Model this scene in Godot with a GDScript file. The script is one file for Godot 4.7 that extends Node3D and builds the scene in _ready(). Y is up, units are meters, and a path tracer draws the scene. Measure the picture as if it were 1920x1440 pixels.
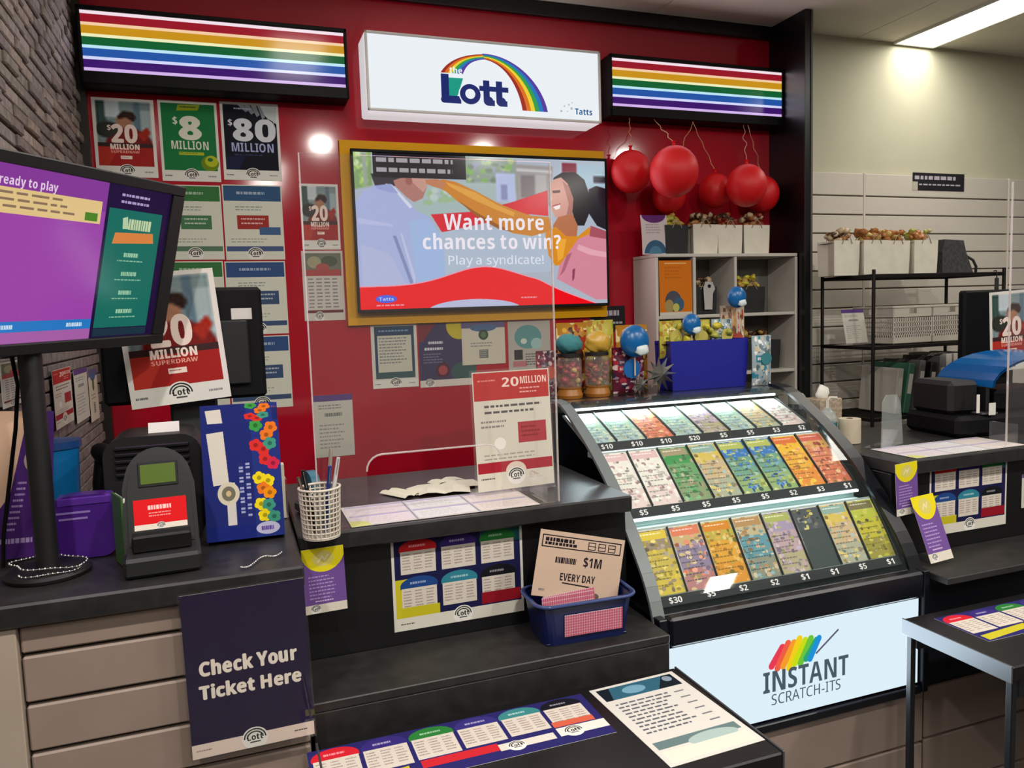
extends Node3D
# A lottery counter in a newsagency: red feature wall, service counters, ticket display case.
# World: red wall in the plane z = 0, x to the right along it, y up, z towards the customer. Metres.

const EYE := Vector3(0.0, 1.5, 3.05)
const FOCAL := 1446.0
const CEIL := 2.77
const CT := 1.05          # counter height

var lens_right: Vector3
var lens_up: Vector3
var lens_ahead: Vector3
var mats := {}
var texs := {}
var glyphs := {}
var meshes := {}
var taken := {}
var rng := RandomNumberGenerator.new()


func _ready() -> void:
	rng.seed = 20
	set_camera()
	set_environment()
	ceiling_lights()
	build_room()
	build_wall_fixtures()
	build_counters()
	build_display_case()
	build_cube_shelf()
	build_wire_rack()
	build_tables()
	build_left_counter_things()
	build_middle_counter_things()
	build_right_counter_things()
	build_wall_posters()
	build_merchandise()


# ---------------------------------------------------------------- camera, environment, light

func set_camera() -> void:
	var yaw := deg_to_rad(19.77)
	var pitch := deg_to_rad(5.21)
	var roll := deg_to_rad(-1.88)
	var f := Vector3(sin(yaw), 0, -cos(yaw))
	var r := Vector3(cos(yaw), 0, sin(yaw))
	var u := Vector3.UP
	var f2 := f * cos(pitch) - u * sin(pitch)
	var u2 := u * cos(pitch) + f * sin(pitch)
	lens_right = r * cos(roll) + u2 * sin(roll)
	lens_up = u2 * cos(roll) - r * sin(roll)
	lens_ahead = f2
	var cam := Camera3D.new()
	cam.name = "camera"
	cam.fov = rad_to_deg(2.0 * atan(720.0 / FOCAL))
	cam.near = 0.05
	cam.far = 60.0
	add_child(cam)
	cam.transform = Transform3D(Basis(lens_right, lens_up, -lens_ahead), EYE)
	cam.current = true


func set_environment() -> void:
	var we := WorldEnvironment.new()
	we.name = "world_environment"
	var e := Environment.new()
	e.background_mode = Environment.BG_COLOR
	e.background_color = Color(0, 0, 0)
	e.tonemap_mode = Environment.TONE_MAPPER_LINEAR
	e.tonemap_exposure = 1.0
	e.sdfgi_enabled = true
	e.ssao_enabled = true
	e.ssil_enabled = true
	we.environment = e
	add_child(we)


func area_light(called: String, at: Vector3, size: Vector2, energy: float, tint: Color, towards: Vector3) -> void:
	var l := AreaLight3D.new()
	l.name = called
	l.area_size = size
	l.light_energy = energy
	l.light_color = tint
	l.shadow_enabled = true
	l.area_range = 14.0
	l.area_attenuation = 2.0
	add_child(l, true)
	var up := Vector3.UP if absf(towards.normalized().y) < 0.9 else Vector3.FORWARD
	l.transform = Transform3D(Basis.looking_at(towards, up), at)


# long recessed strips and round downlights; the strip over the slat wall is in view, the others show as reflections in the red wall and the boxes
func ceiling_lights() -> void:
	var warm := Color(1.0, 0.975, 0.945)
	strip_light(Vector3(3.273, CEIL, 0.72), 0.25, 1.42, 1.0, "long recessed ceiling light strip running out from above the slat wall")
	strip_light(Vector3(0.37, CEIL, 1.12), 0.24, 0.60, 0.55, "short recessed ceiling light strip over the middle counter")
	for p in [[-0.55, "rear ceiling downlight over the ticket checking counter"], [0.68, "rear ceiling downlight facing the television"], [1.90, "rear ceiling downlight facing the scratch ticket case"], [3.12, "rear ceiling downlight facing the wire rack"]]:
		var t := thing("ceiling_downlight", p[1], "downlight", Vector3(p[0], CEIL, 2.73), 0.0, "round ceiling downlights")
		part(t, "trim_ring", lathe([[0.047, -0.001], [0.049, -0.010], [0.070, -0.006], [0.070, -0.001]], 28), mat("white_metal", Color(0.85, 0.85, 0.83), 0.4))
		part(t, "lamp_lens", lathe([[0.0, -0.006], [0.046, -0.006], [0.046, -0.001]], 28), glow("downlight", Color(1, 0.97, 0.92), 9.0))
		area_light("downlight_beam", Vector3(p[0], CEIL - 0.014, 2.73), Vector2(0.08, 0.08), 2.6, warm, Vector3.DOWN)
	# two more strips behind the customer, parallel to the one in view
	strip_light(Vector3(0.37, CEIL, 4.4), 0.25, 1.8, 4.0, "recessed ceiling light strip behind the customer, by the left wall")
	strip_light(Vector3(3.273, CEIL, 4.6), 0.25, 1.8, 4.0, "recessed ceiling light strip behind the customer, by the right wall")


func strip_light(at: Vector3, w: float, l: float, energy: float, label: String) -> void:
	var t := thing("ceiling_light_strip", label, "ceiling light", at, 0.0, "recessed ceiling light strips")
	part(t, "diffuser", cbox(w - 0.012, 0.006, l - 0.012, 0.0015), glow("ceiling_light", Color(1, 0.98, 0.92), 2.6), Vector3(0, -0.006, 0))
	for s in [-1, 1]:
		part(t, "frame_rail", cbox(0.008, 0.012, l, 0.001), mat("white_metal", Color(0.85, 0.85, 0.83), 0.4), Vector3(s * w / 2.0, -0.007, 0))
		part(t, "frame_end", cbox(w, 0.012, 0.006, 0.001), mat("white_metal", Color(0.85, 0.85, 0.83), 0.4), Vector3(0, -0.007, s * (l / 2.0 - 0.003)))
	area_light("strip_beam", at + Vector3(0, -0.016, 0), Vector2(w - 0.02, l - 0.02), energy, Color(1.0, 0.98, 0.945), Vector3.DOWN)


# ---------------------------------------------------------------- pixels to places

func ray(px: float, py: float) -> Vector3:
	return lens_right * ((px - 960.0) / FOCAL) - lens_up * ((py - 720.0) / FOCAL) + lens_ahead


# the place on the upright plane at depth z, or on the level plane at height y, that shows at a pixel
func onz(px: float, py: float, z: float) -> Vector3:
	var d := ray(px, py)
	return EYE + d * ((z - EYE.z) / d.z)


func ony(px: float, py: float, y: float) -> Vector3:
	var d := ray(px, py)
	return EYE + d * ((y - EYE.y) / d.y)


func onx(px: float, py: float, x: float) -> Vector3:
	var d := ray(px, py)
	return EYE + d * ((x - EYE.x) / d.x)


# ---------------------------------------------------------------- naming

func numbered(called: String) -> String:
	if not taken.has(called):
		taken[called] = 0
		return called
	taken[called] += 1
	return "%s_%03d" % [called, taken[called]]


func thing(called: String, label: String, category: String, at := Vector3.ZERO, turn := 0.0, group := "") -> Node3D:
	var o := Node3D.new()
	o.name = numbered(called)
	add_child(o)
	o.position = at
	o.rotation.y = turn
	tag(o, label, category, group)
	return o


func tag(o: Node3D, label: String, category: String, group := "") -> void:
	o.set_meta("label", label)
	o.set_meta("category", category)
	if group:
		o.set_meta("group", group)


func part(parent: Node, called: String, mesh: Mesh, m: Material, at := Vector3.ZERO, rot := Vector3.ZERO) -> MeshInstance3D:
	var o := MeshInstance3D.new()
	o.name = called
	o.mesh = mesh
	for i in mesh.get_surface_count():
		o.set_surface_override_material(i, m)
	parent.add_child(o, true)
	o.position = at
	o.rotation = rot
	return o


func single(called: String, label: String, category: String, mesh: Mesh, m: Material, at := Vector3.ZERO, rot := Vector3.ZERO, group := "") -> MeshInstance3D:
	var o := part(self, numbered(called), mesh, m, at, rot)
	tag(o, label, category, group)
	return o


func struct(called: String, mesh: Mesh, m: Material, at := Vector3.ZERO) -> MeshInstance3D:
	var o := part(self, called, mesh, m, at)
	o.set_meta("kind", "structure")
	return o


# a box from its two corners
func span(parent: Node, called: String, lo: Vector3, hi: Vector3, m: Material, b := 0.002) -> MeshInstance3D:
	var s := hi - lo
	return part(parent, called, cbox(s.x, s.y, s.z, b), m, (lo + hi) / 2.0)


# ---------------------------------------------------------------- materials

func mat(key: String, c: Color, rough := 0.6, metal := 0.0) -> StandardMaterial3D:
	if not mats.has(key):
		var m := StandardMaterial3D.new()
		m.resource_name = key
		m.albedo_color = c
		m.roughness = rough
		m.metallic = metal
		mats[key] = m
	return mats[key]


func flat(key: String, c: Color, rough: float) -> StandardMaterial3D:
	var m := mat(key, c, rough)
	m.metallic_specular = 0.25
	return m


func matte_black() -> StandardMaterial3D:
	var m := mat("black_plastic", Color(0.028, 0.028, 0.038), 0.55)
	m.metallic_specular = 0.3
	return m


func glow(key: String, c: Color, energy: float) -> StandardMaterial3D:
	if not mats.has("glow_" + key):
		var m := StandardMaterial3D.new()
		m.resource_name = key + "_light"
		m.albedo_color = Color(0.8, 0.8, 0.8)
		m.emission_enabled = true
		m.emission = c
		m.emission_energy_multiplier = energy
		mats["glow_" + key] = m
	return mats["glow_" + key]


func glass(key: String, c: Color, alpha: float) -> StandardMaterial3D:
	if not mats.has("glass_" + key):
		var m := StandardMaterial3D.new()
		m.resource_name = key
		m.albedo_color = Color(c.r, c.g, c.b, alpha)
		m.transparency = BaseMaterial3D.TRANSPARENCY_ALPHA
		m.roughness = 0.03
		mats["glass_" + key] = m
	return mats["glass_" + key]


# a material with faint blotches and grain of its own
func grained(key: String, c: Color, rough: float, depth: float, scale: float, bump := 0.0) -> StandardMaterial3D:
	if mats.has("grain_" + key):
		return mats["grain_" + key]
	var n := FastNoiseLite.new()
	n.seed = key.hash() % 1000
	n.frequency = 0.02
	n.fractal_octaves = 5
	var g := Gradient.new()
	g.set_color(0, c.darkened(depth))
	g.set_color(1, c.lightened(depth * 0.6))
	var t := NoiseTexture2D.new()
	t.width = 256
	t.height = 256
	t.seamless = true
	t.noise = n
	t.color_ramp = g
	var m := StandardMaterial3D.new()
	m.resource_name = key
	m.albedo_texture = t
	m.roughness = rough
	m.uv1_triplanar = true
	m.uv1_world_triplanar = true
	m.uv1_scale = Vector3.ONE * scale
	if bump > 0.0:
		m.heightmap_enabled = true
		m.heightmap_texture = t
		m.heightmap_scale = bump
	mats["grain_" + key] = m
	return m


func printed(key: String, rough := 0.6) -> StandardMaterial3D:
	var id := "print_" + key
	if not mats.has(id):
		var m := StandardMaterial3D.new()
		m.resource_name = "printed_" + key
		m.albedo_texture = tex(key)
		m.roughness = rough
		m.metallic_specular = 0.25
		m.texture_repeat = false
		mats[id] = m
	return mats[id]


func backlit(key: String, energy: float) -> StandardMaterial3D:
	var id := "lit_" + key
	if not mats.has(id):
		var m := StandardMaterial3D.new()
		m.resource_name = key + "_screen_light"
		m.albedo_color = Color(0.02, 0.02, 0.02)
		m.roughness = 0.15
		m.metallic_specular = 0.35
		m.emission_enabled = true
		m.emission = Color.BLACK
		m.emission_texture = tex(key)
		m.emission_energy_multiplier = energy
		m.texture_repeat = false
		mats[id] = m
	return mats[id]


func tex(key: String) -> ImageTexture:
	if not texs.has(key):
		var arts := {"packet_citrus": art_packet_citrus, "packet_berry": art_packet_berry, "packet_honey": art_packet_honey, "packet_frost": art_packet_frost, "packet_fleck": art_packet_fleck, "twenty": art_twenty, "eight": art_eight, "eighty": art_eighty, "green_sheet": art_green_sheet, "blue_sheet": art_blue_sheet, "navy_sheet": art_navy_sheet, "teal_sheet": art_teal_sheet, "space_sheet": art_space_sheet, "seal_sheet": art_seal_sheet, "winners_sheet": art_winners_sheet, "notice_sheet": art_notice_sheet, "teal_card": art_teal_card, "holder_sheet": art_holder_sheet, "games": art_games, "strip": art_strip, "table_sheet": art_table_sheet, "check": art_check, "yellow_leaflet": art_yellow_leaflet, "kiosk": art_kiosk, "television": art_television, "arch_sign": art_arch_sign, "rainbow_stripes": art_rainbow_stripes, "scratch_sign": art_scratch_sign, "price_low": art_price_low, "price_mid": art_price_mid, "price_top": art_price_top, "leaflet_box": art_leaflet_box, "checker_label": art_checker_label, "cardboard": art_cardboard, "orange_card": art_orange_card, "rack_leaflet": art_rack_leaflet, "name_strip": art_name_strip, "slip_mat": art_slip_mat, "purple_standee": art_purple_standee, "check_cloth": art_check_cloth}
		var im: Image = arts[key].call() if arts.has(key) else art_ticket(key)
		texs[key] = ImageTexture.create_from_image(im)
	return texs[key]


# ---------------------------------------------------------------- shapes

func tri(st: SurfaceTool, a: Vector3, b: Vector3, c: Vector3, n: Vector3, uv := []) -> void:
	var flip := (b - a).cross(c - a).dot(n) > 0.0
	var v := [a, c, b] if flip else [a, b, c]
	var w: Array = uv
	if uv and flip:
		w = [uv[0], uv[2], uv[1]]
	for i in 3:
		st.set_normal(n)
		if w:
			st.set_uv(w[i])
		st.add_vertex(v[i])


func quad(st: SurfaceTool, a: Vector3, b: Vector3, c: Vector3, d: Vector3, n: Vector3, uv := []) -> void:
	if uv:
		tri(st, a, b, c, n, [uv[0], uv[1], uv[2]])
		tri(st, a, c, d, n, [uv[0], uv[2], uv[3]])
	else:
		tri(st, a, b, c, n)
		tri(st, a, c, d, n)


func fresh() -> SurfaceTool:
	var st := SurfaceTool.new()
	st.begin(Mesh.PRIMITIVE_TRIANGLES)
	return st


func add_cbox(st: SurfaceTool, at: Vector3, s: Vector3, bevel: float) -> void:
	var h := s / 2.0
	var b := minf(bevel, minf(h.x, minf(h.y, h.z)) * 0.45)
	var f := func(i: int, j: int, k: int, axis: int) -> Vector3:
		var v := Vector3(i * (h.x - b), j * (h.y - b), k * (h.z - b))
		if axis == 0:
			v.x = i * h.x
		elif axis == 1:
			v.y = j * h.y
		else:
			v.z = k * h.z
		return v + at
	for s1 in [-1, 1]:
		quad(st, f.call(s1, -1, -1, 0), f.call(s1, 1, -1, 0), f.call(s1, 1, 1, 0), f.call(s1, -1, 1, 0), Vector3(s1, 0, 0))
		quad(st, f.call(-1, s1, -1, 1), f.call(1, s1, -1, 1), f.call(1, s1, 1, 1), f.call(-1, s1, 1, 1), Vector3(0, s1, 0))
		quad(st, f.call(-1, -1, s1, 2), f.call(1, -1, s1, 2), f.call(1, 1, s1, 2), f.call(-1, 1, s1, 2), Vector3(0, 0, s1))
		for s2 in [-1, 1]:
			quad(st, f.call(s1, s2, -1, 0), f.call(s1, s2, 1, 0), f.call(s1, s2, 1, 1), f.call(s1, s2, -1, 1), Vector3(s1, s2, 0).normalized())
			quad(st, f.call(s1, -1, s2, 0), f.call(s1, 1, s2, 0), f.call(s1, 1, s2, 2), f.call(s1, -1, s2, 2), Vector3(s1, 0, s2).normalized())
			quad(st, f.call(-1, s1, s2, 1), f.call(1, s1, s2, 1), f.call(1, s1, s2, 2), f.call(-1, s1, s2, 2), Vector3(0, s1, s2).normalized())
			for s3 in [-1, 1]:
				tri(st, f.call(s1, s2, s3, 0), f.call(s1, s2, s3, 1), f.call(s1, s2, s3, 2), Vector3(s1, s2, s3).normalized())


func cbox(x: float, y: float, z: float, b := 0.002) -> ArrayMesh:
	var key := "cb%.4f_%.4f_%.4f_%.4f" % [x, y, z, b]
	if not meshes.has(key):
		var st := fresh()
		add_cbox(st, Vector3.ZERO, Vector3(x, y, z), b)
		meshes[key] = st.commit()
	return meshes[key]


# an upright polygon (x right, y up) given thickness along z, front face with texture coordinates over its bounds
func prism(pts: Array, depth: float) -> ArrayMesh:
	var st := fresh()
	add_prism(st, pts, depth)
	return st.commit()


func add_prism(st: SurfaceTool, pts: Array, depth: float, shift := Vector3.ZERO) -> void:
	var poly := PackedVector2Array(pts)
	var idx := Geometry2D.triangulate_polygon(poly)
	var box := Rect2(poly[0], Vector2.ZERO)
	for p in poly:
		box = box.expand(p)
	for s in [-1.0, 1.0]:
		for i in range(0, idx.size(), 3):
			var v := []
			var uv := []
			for k in 3:
				var p: Vector2 = poly[idx[i + k]]
				v.append(Vector3(p.x, p.y, s * depth / 2.0) + shift)
				uv.append(Vector2((p.x - box.position.x) / box.size.x, 1.0 - (p.y - box.position.y) / box.size.y))
			tri(st, v[0], v[1], v[2], Vector3(0, 0, s), uv)
	var ccw := Geometry2D.is_polygon_clockwise(poly)
	for i in poly.size():
		var a := poly[i]
		var b := poly[(i + 1) % poly.size()]
		var e := (b - a).normalized()
		var n := Vector3(e.y, -e.x, 0)
		if ccw:
			n = -n
		var za := Vector3(0, 0, depth / 2.0)
		quad(st, Vector3(a.x, a.y, 0) - za + shift, Vector3(b.x, b.y, 0) - za + shift, Vector3(b.x, b.y, 0) + za + shift, Vector3(a.x, a.y, 0) + za + shift, n, [Vector2.ZERO, Vector2.ZERO, Vector2.ZERO, Vector2.ZERO])


func rrect(w: float, h: float, r: float, seg := 5) -> Array:
	var out := []
	for c in [[1, 1, 0], [-1, 1, 90], [-1, -1, 180], [1, -1, 270]]:
		for i in seg + 1:
			var a := deg_to_rad(c[2] + 90.0 * i / seg)
			out.append(Vector2(c[0] * (w / 2 - r) + cos(a) * r, c[1] * (h / 2 - r) + sin(a) * r))
	return out


func lathe(profile: Array, seg := 24) -> ArrayMesh:
	var st := fresh()
	add_lathe(st, profile, seg)
	return st.commit()


func add_lathe(st: SurfaceTool, profile: Array, seg := 24, at := Vector3.ZERO) -> void:
	for i in profile.size() - 1:
		var p := Vector2(profile[i][0], profile[i][1])
		var q := Vector2(profile[i + 1][0], profile[i + 1][1])
		var d := (q - p).normalized()
		var n2 := Vector2(d.y, -d.x)
		if i < profile.size() - 1 and n2.x == 0 and absf(d.x) > 0:
			n2 = Vector2(0, -signf(d.x))
		for k in seg:
			var a0 := TAU * k / seg
			var a1 := TAU * (k + 1) / seg
			var am := (a0 + a1) / 2.0
			var f := func(r: Vector2, a: float) -> Vector3: return Vector3(cos(a) * r.x, r.y, sin(a) * r.x) + at
			for t in [[[p, a0], [q, a0], [q, a1]], [[p, a0], [q, a1], [p, a1]]]:
				var v := []
				var nn := []
				for e in t:
					v.append(f.call(e[0], e[1]))
					nn.append(Vector3(cos(e[1]) * n2.x, n2.y, sin(e[1]) * n2.x).normalized())
				var flip: bool = (v[1] - v[0]).cross(v[2] - v[0]).dot(Vector3(cos(am) * n2.x, n2.y, sin(am) * n2.x)) > 0.0
				for j in ([0, 2, 1] if flip else [0, 1, 2]):
					st.set_normal(nn[j])
					st.add_vertex(v[j])


# smooth round body (balloons, sweets, cloth bundles): radius as a function of height is blended in the normals
func blob(rx: float, ry: float, rz: float, wob := 0.0, seed_ := 1, nu := 24, nv := 14) -> ArrayMesh:
	var st := fresh()
	add_blob(st, Vector3.ZERO, Vector3(rx, ry, rz), wob, seed_, nu, nv)
	st.index()
	st.generate_normals()
	return st.commit()


func add_blob(st: SurfaceTool, at: Vector3, r: Vector3, wob := 0.0, seed_ := 1, nu := 12, nv := 8) -> void:
	var n := FastNoiseLite.new()
	n.seed = seed_
	n.frequency = 1.3
	var g := func(i: int, j: int) -> Vector3:
		var a := TAU * (i % nu) / nu
		var b := PI * j / nv - PI / 2.0
		var d := Vector3(cos(a) * cos(b), sin(b), sin(a) * cos(b))
		if j == 0 or j == nv:
			d = Vector3(0, signf(b), 0)
		return at + d * r * (1.0 + wob * n.get_noise_3dv(d * 1.5))
	for j in nv:
		for i in nu:
			var a: Vector3 = g.call(i, j)
			var b: Vector3 = g.call(i + 1, j)
			var c: Vector3 = g.call(i + 1, j + 1)
			var d: Vector3 = g.call(i, j + 1)
			st.set_smooth_group(0)
			if j > 0:
				for v in [a, b, c]:
					st.add_vertex(v)
			if j < nv - 1:
				for v in [a, c, d]:
					st.add_vertex(v)


func tube(points: Array, r: float, sides := 8) -> ArrayMesh:
	var st := fresh()
	add_tube(st, points, r, sides)
	return st.commit()


func add_tube(st: SurfaceTool, points: Array, r: float, sides := 8) -> void:
	var rings := []
	var side := Vector3.ZERO
	for i in points.size():
		var d: Vector3 = (points[mini(i + 1, points.size() - 1)] - points[maxi(i - 1, 0)]).normalized()
		if side == Vector3.ZERO:
			side = d.cross(Vector3.UP if absf(d.y) < 0.9 else Vector3.RIGHT).normalized()
		side = (side - d * side.dot(d)).normalized()
		var other := d.cross(side)
		var ring := []
		for k in sides:
			var a := TAU * k / sides
			var n := side * cos(a) + other * sin(a)
			ring.append([points[i] + n * r, n])
		rings.append(ring)
	for i in points.size() - 1:
		for k in sides:
			var a: Array = rings[i][k]
			var b: Array = rings[i][(k + 1) % sides]
			var c: Array = rings[i + 1][(k + 1) % sides]
			var d: Array = rings[i + 1][k]
			for t in [[a, b, c], [a, c, d]]:
				var flip: bool = (t[1][0] - t[0][0]).cross(t[2][0] - t[0][0]).dot(t[0][1] + t[1][1] + t[2][1]) > 0.0
				for j in ([0, 2, 1] if flip else [0, 1, 2]):
					st.set_normal(t[j][1])
					st.add_vertex(t[j][0])
	for end in [0, points.size() - 1]:
		var d: Vector3 = (points[0] - points[1]).normalized() if end == 0 else (points[end] - points[end - 1]).normalized()
		for k in sides - 2:
			tri(st, rings[end][0][0], rings[end][k + 1][0], rings[end][k + 2][0], d)


# a printed sheet: front face with the print, back and edges of bare paper; bend bows it forwards by that much
func sheet_mesh(w: float, h: float, bend := 0.0, thick := 0.0008) -> ArrayMesh:
	var key := "sh%.4f_%.4f_%.4f_%.4f" % [w, h, bend, thick]
	if meshes.has(key):
		return meshes[key]
	var n := 1 if bend == 0.0 else 8
	var front := fresh()
	var back := fresh()
	for i in n:
		var v0 := float(i) / n
		var v1 := float(i + 1) / n
		var z0 := bend * sin(PI * v0)
		var z1 := bend * sin(PI * v1)
		var nrm := Vector3(0, z1 - z0, h * (v1 - v0)).normalized()
		var y0 := h * (0.5 - v0)
		var y1 := h * (0.5 - v1)
		var a := Vector3(-w / 2, y0, z0)
		var b := Vector3(w / 2, y0, z0)
		var c := Vector3(w / 2, y1, z1)
		var d := Vector3(-w / 2, y1, z1)
		var t := Vector3(0, 0, thick)
		quad(front, a, b, c, d, nrm, [Vector2(0, v0), Vector2(1, v0), Vector2(1, v1), Vector2(0, v1)])
		quad(back, a - t, b - t, c - t, d - t, -nrm)
		quad(back, a, d, d - t, a - t, Vector3(-1, 0, 0))
		quad(back, b, c, c - t, b - t, Vector3(1, 0, 0))
	var e := Vector3(0, 0, -thick)
	quad(back, Vector3(-w / 2, h / 2, 0), Vector3(w / 2, h / 2, 0), Vector3(w / 2, h / 2, 0) + e, Vector3(-w / 2, h / 2, 0) + e, Vector3.UP)
	quad(back, Vector3(-w / 2, -h / 2, 0), Vector3(w / 2, -h / 2, 0), Vector3(w / 2, -h / 2, 0) + e, Vector3(-w / 2, -h / 2, 0) + e, Vector3.DOWN)
	var m: ArrayMesh = front.commit()
	m = back.commit(m)
	meshes[key] = m
	return m


func dress_sheet(o: MeshInstance3D, key: String, lit := 0.0, rough := 0.6) -> MeshInstance3D:
	o.set_surface_override_material(0, backlit(key, lit) if lit > 0.0 else printed(key, rough))
	o.set_surface_override_material(1, mat("paper", Color(0.82, 0.81, 0.78), 0.7))
	return o


func sheet(label: String, category: String, key: String, w: float, h: float, at: Vector3, rot := Vector3.ZERO, group := "", called := "poster", bend := 0.0) -> MeshInstance3D:
	var o := single(called, label, category, sheet_mesh(w, h, bend), null, at, rot, group)
	return dress_sheet(o, key)


# a sheet taped flat to an upright plane, its corners read off the picture
func taped(label: String, key: String, l: float, t: float, r: float, b: float, z: float, group := "", category := "poster", called := "poster") -> MeshInstance3D:
	var a := onz(l, (t + b) / 2, z)
	var c := onz(r, (t + b) / 2, z)
	var u := onz((l + r) / 2, t, z)
	var d := onz((l + r) / 2, b, z)
	return sheet(label, category, key, c.x - a.x, u.y - d.y, Vector3((a.x + c.x) / 2, (u.y + d.y) / 2, z), Vector3.ZERO, group, called)


# ---------------------------------------------------------------- flat print, drawn into images

func canvas(w: int, h: int, c: Color) -> Image:
	var im := Image.create(w, h, false, Image.FORMAT_RGBA8)
	im.fill(c)
	return im


func box(im: Image, x: float, y: float, w: float, h: float, c: Color) -> void:
	im.fill_rect(Rect2i(roundi(x), roundi(y), maxi(1, roundi(w)), maxi(1, roundi(h))), c)


func shape(im: Image, pts: Array, c: Color) -> void:
	var lo := INF
	var hi := -INF
	for p in pts:
		lo = minf(lo, p.y)
		hi = maxf(hi, p.y)
	for y in range(maxi(0, floori(lo)), mini(im.get_height() - 1, ceili(hi)) + 1):
		var yy := y + 0.5
		var xs := []
		for i in pts.size():
			var a: Vector2 = pts[i]
			var b: Vector2 = pts[(i + 1) % pts.size()]
			if (a.y <= yy) != (b.y <= yy):
				xs.append(a.x + (yy - a.y) / (b.y - a.y) * (b.x - a.x))
		xs.sort()
		for i in range(0, xs.size() - 1, 2):
			var x0 := maxi(0, roundi(xs[i]))
			var x1 := mini(im.get_width(), roundi(xs[i + 1]))
			if x1 > x0:
				im.fill_rect(Rect2i(x0, y, x1 - x0, 1), c)


func pv(a: Array) -> Array:
	var out := []
	for i in range(0, a.size(), 2):
		out.append(Vector2(a[i], a[i + 1]))
	return out


func oval(im: Image, cx: float, cy: float, rx: float, ry: float, c: Color, from := 0.0, to := 360.0) -> void:
	var pts := []
	for i in 33:
		var a := deg_to_rad(from + (to - from) * i / 32.0)
		pts.append(Vector2(cx + cos(a) * rx, cy - sin(a) * ry))
	shape(im, pts, c)


func stroke(im: Image, pts: Array, w: float, c: Color) -> void:
	for i in pts.size() - 1:
		var a: Vector2 = pts[i]
		var b: Vector2 = pts[i + 1]
		var n := (b - a).normalized().orthogonal() * w / 2.0
		shape(im, [a + n, b + n, b - n, a - n], c)
		oval(im, b.x, b.y, w / 2, w / 2, c)
	oval(im, pts[0].x, pts[0].y, w / 2, w / 2, c)


# lettering stretched into a rectangle
func words(im: Image, s: String, x: float, y: float, w: float, h: float, c: Color, bold := true, fat := 0.0) -> void:
	var key := s + ("_b" if bold else "_r")
	if not glyphs.has(key):
		var f := SystemFont.new()
		f.font_names = PackedStringArray(["Droid Sans"])
		f.font_weight = 700 if bold else 400
		var tm := TextMesh.new()
		tm.font = f
		tm.text = s
		tm.depth = 0.0
		tm.font_size = 32
		tm.curve_step = 2.0
		var arr := tm.get_mesh_arrays()
		var vs: PackedVector3Array = arr[Mesh.ARRAY_VERTEX]
		var idx = arr[Mesh.ARRAY_INDEX]
		var t := []
		if idx == null or idx.size() == 0:
			idx = range(vs.size())
		var b := Rect2(vs[0].x, vs[0].y, 0, 0)
		for i in idx:
			var p := Vector2(vs[i].x, vs[i].y)
			b = b.expand(p)
			t.append(p)
		glyphs[key] = [t, b]
	var ts: Array = glyphs[key][0]
	var bb: Rect2 = glyphs[key][1]
	for i in range(0, ts.size(), 3):
		var p := []
		for k in 3:
			var q: Vector2 = (ts[i + k] - bb.position) / bb.size
			p.append(Vector2(x + q.x * w, y + (1.0 - q.y) * h))
		shape(im, p, c)
		if fat > 0.0:
			for o in [Vector2(-fat, 0), Vector2(fat, 0), Vector2(0, fat), Vector2(0, -fat)]:
				shape(im, [p[0] + o, p[1] + o, p[2] + o], c)


# lines of print too small to read
func lines(im: Image, x: float, y: float, w: float, pitch: float, n: int, c: Color, seed_ := 1, fill := 0.85) -> void:
	var r := RandomNumberGenerator.new()
	r.seed = seed_
	for i in n:
		var at := x
		var end := x + w * r.randf_range(fill * 0.75, fill)
		while at < end:
			var l := r.randf_range(0.04, 0.13) * w
			box(im, at, y + i * pitch, minf(l, end - at), maxf(1.0, pitch * 0.38), c)
			at += l + w * 0.025


# the half-round badge at the foot of the posters
func badge(im: Image, cx: float, base: float, r: float) -> void:
	oval(im, cx, base, r * 1.25, r * 1.15, Color(0.88, 0.87, 0.84))
	for i in 4:
		oval(im, cx, base, r * (1.08 - 0.13 * i), r * (1.0 - 0.13 * i), Color(0.12, 0.12, 0.13) if i % 2 == 0 else Color(0.85, 0.84, 0.8), 0, 180)
	words(im, "Lott", cx - r * 0.75, base - r * 0.42, r * 1.5, r * 0.62, Color(0.1, 0.1, 0.11))
	box(im, cx - r * 0.5, base + r * 0.32, r, r * 0.14, Color(0.3, 0.3, 0.3))


func footer(im: Image, h: float, br := 0.11) -> void:
	var w := im.get_width()
	var hh := im.get_height()
	box(im, 0, hh - h, w, h, Color(0.87, 0.86, 0.82))
	badge(im, w * 0.5, hh - h * 0.55, w * br)
	lines(im, w * 0.05, hh - h * 0.55, w * 0.16, h * 0.3, 1, Color(0.4, 0.4, 0.4), 3)
	lines(im, w * 0.78, hh - h * 0.55, w * 0.17, h * 0.3, 1, Color(0.5, 0.5, 0.5), 4)


# an out-of-focus photograph inside a print
func soften(im: Image, k: int) -> void:
	var s := im.get_size()
	im.resize(s.x / k, s.y / k, Image.INTERPOLATE_LANCZOS)
	im.resize(s.x, s.y, Image.INTERPOLATE_CUBIC)


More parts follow.
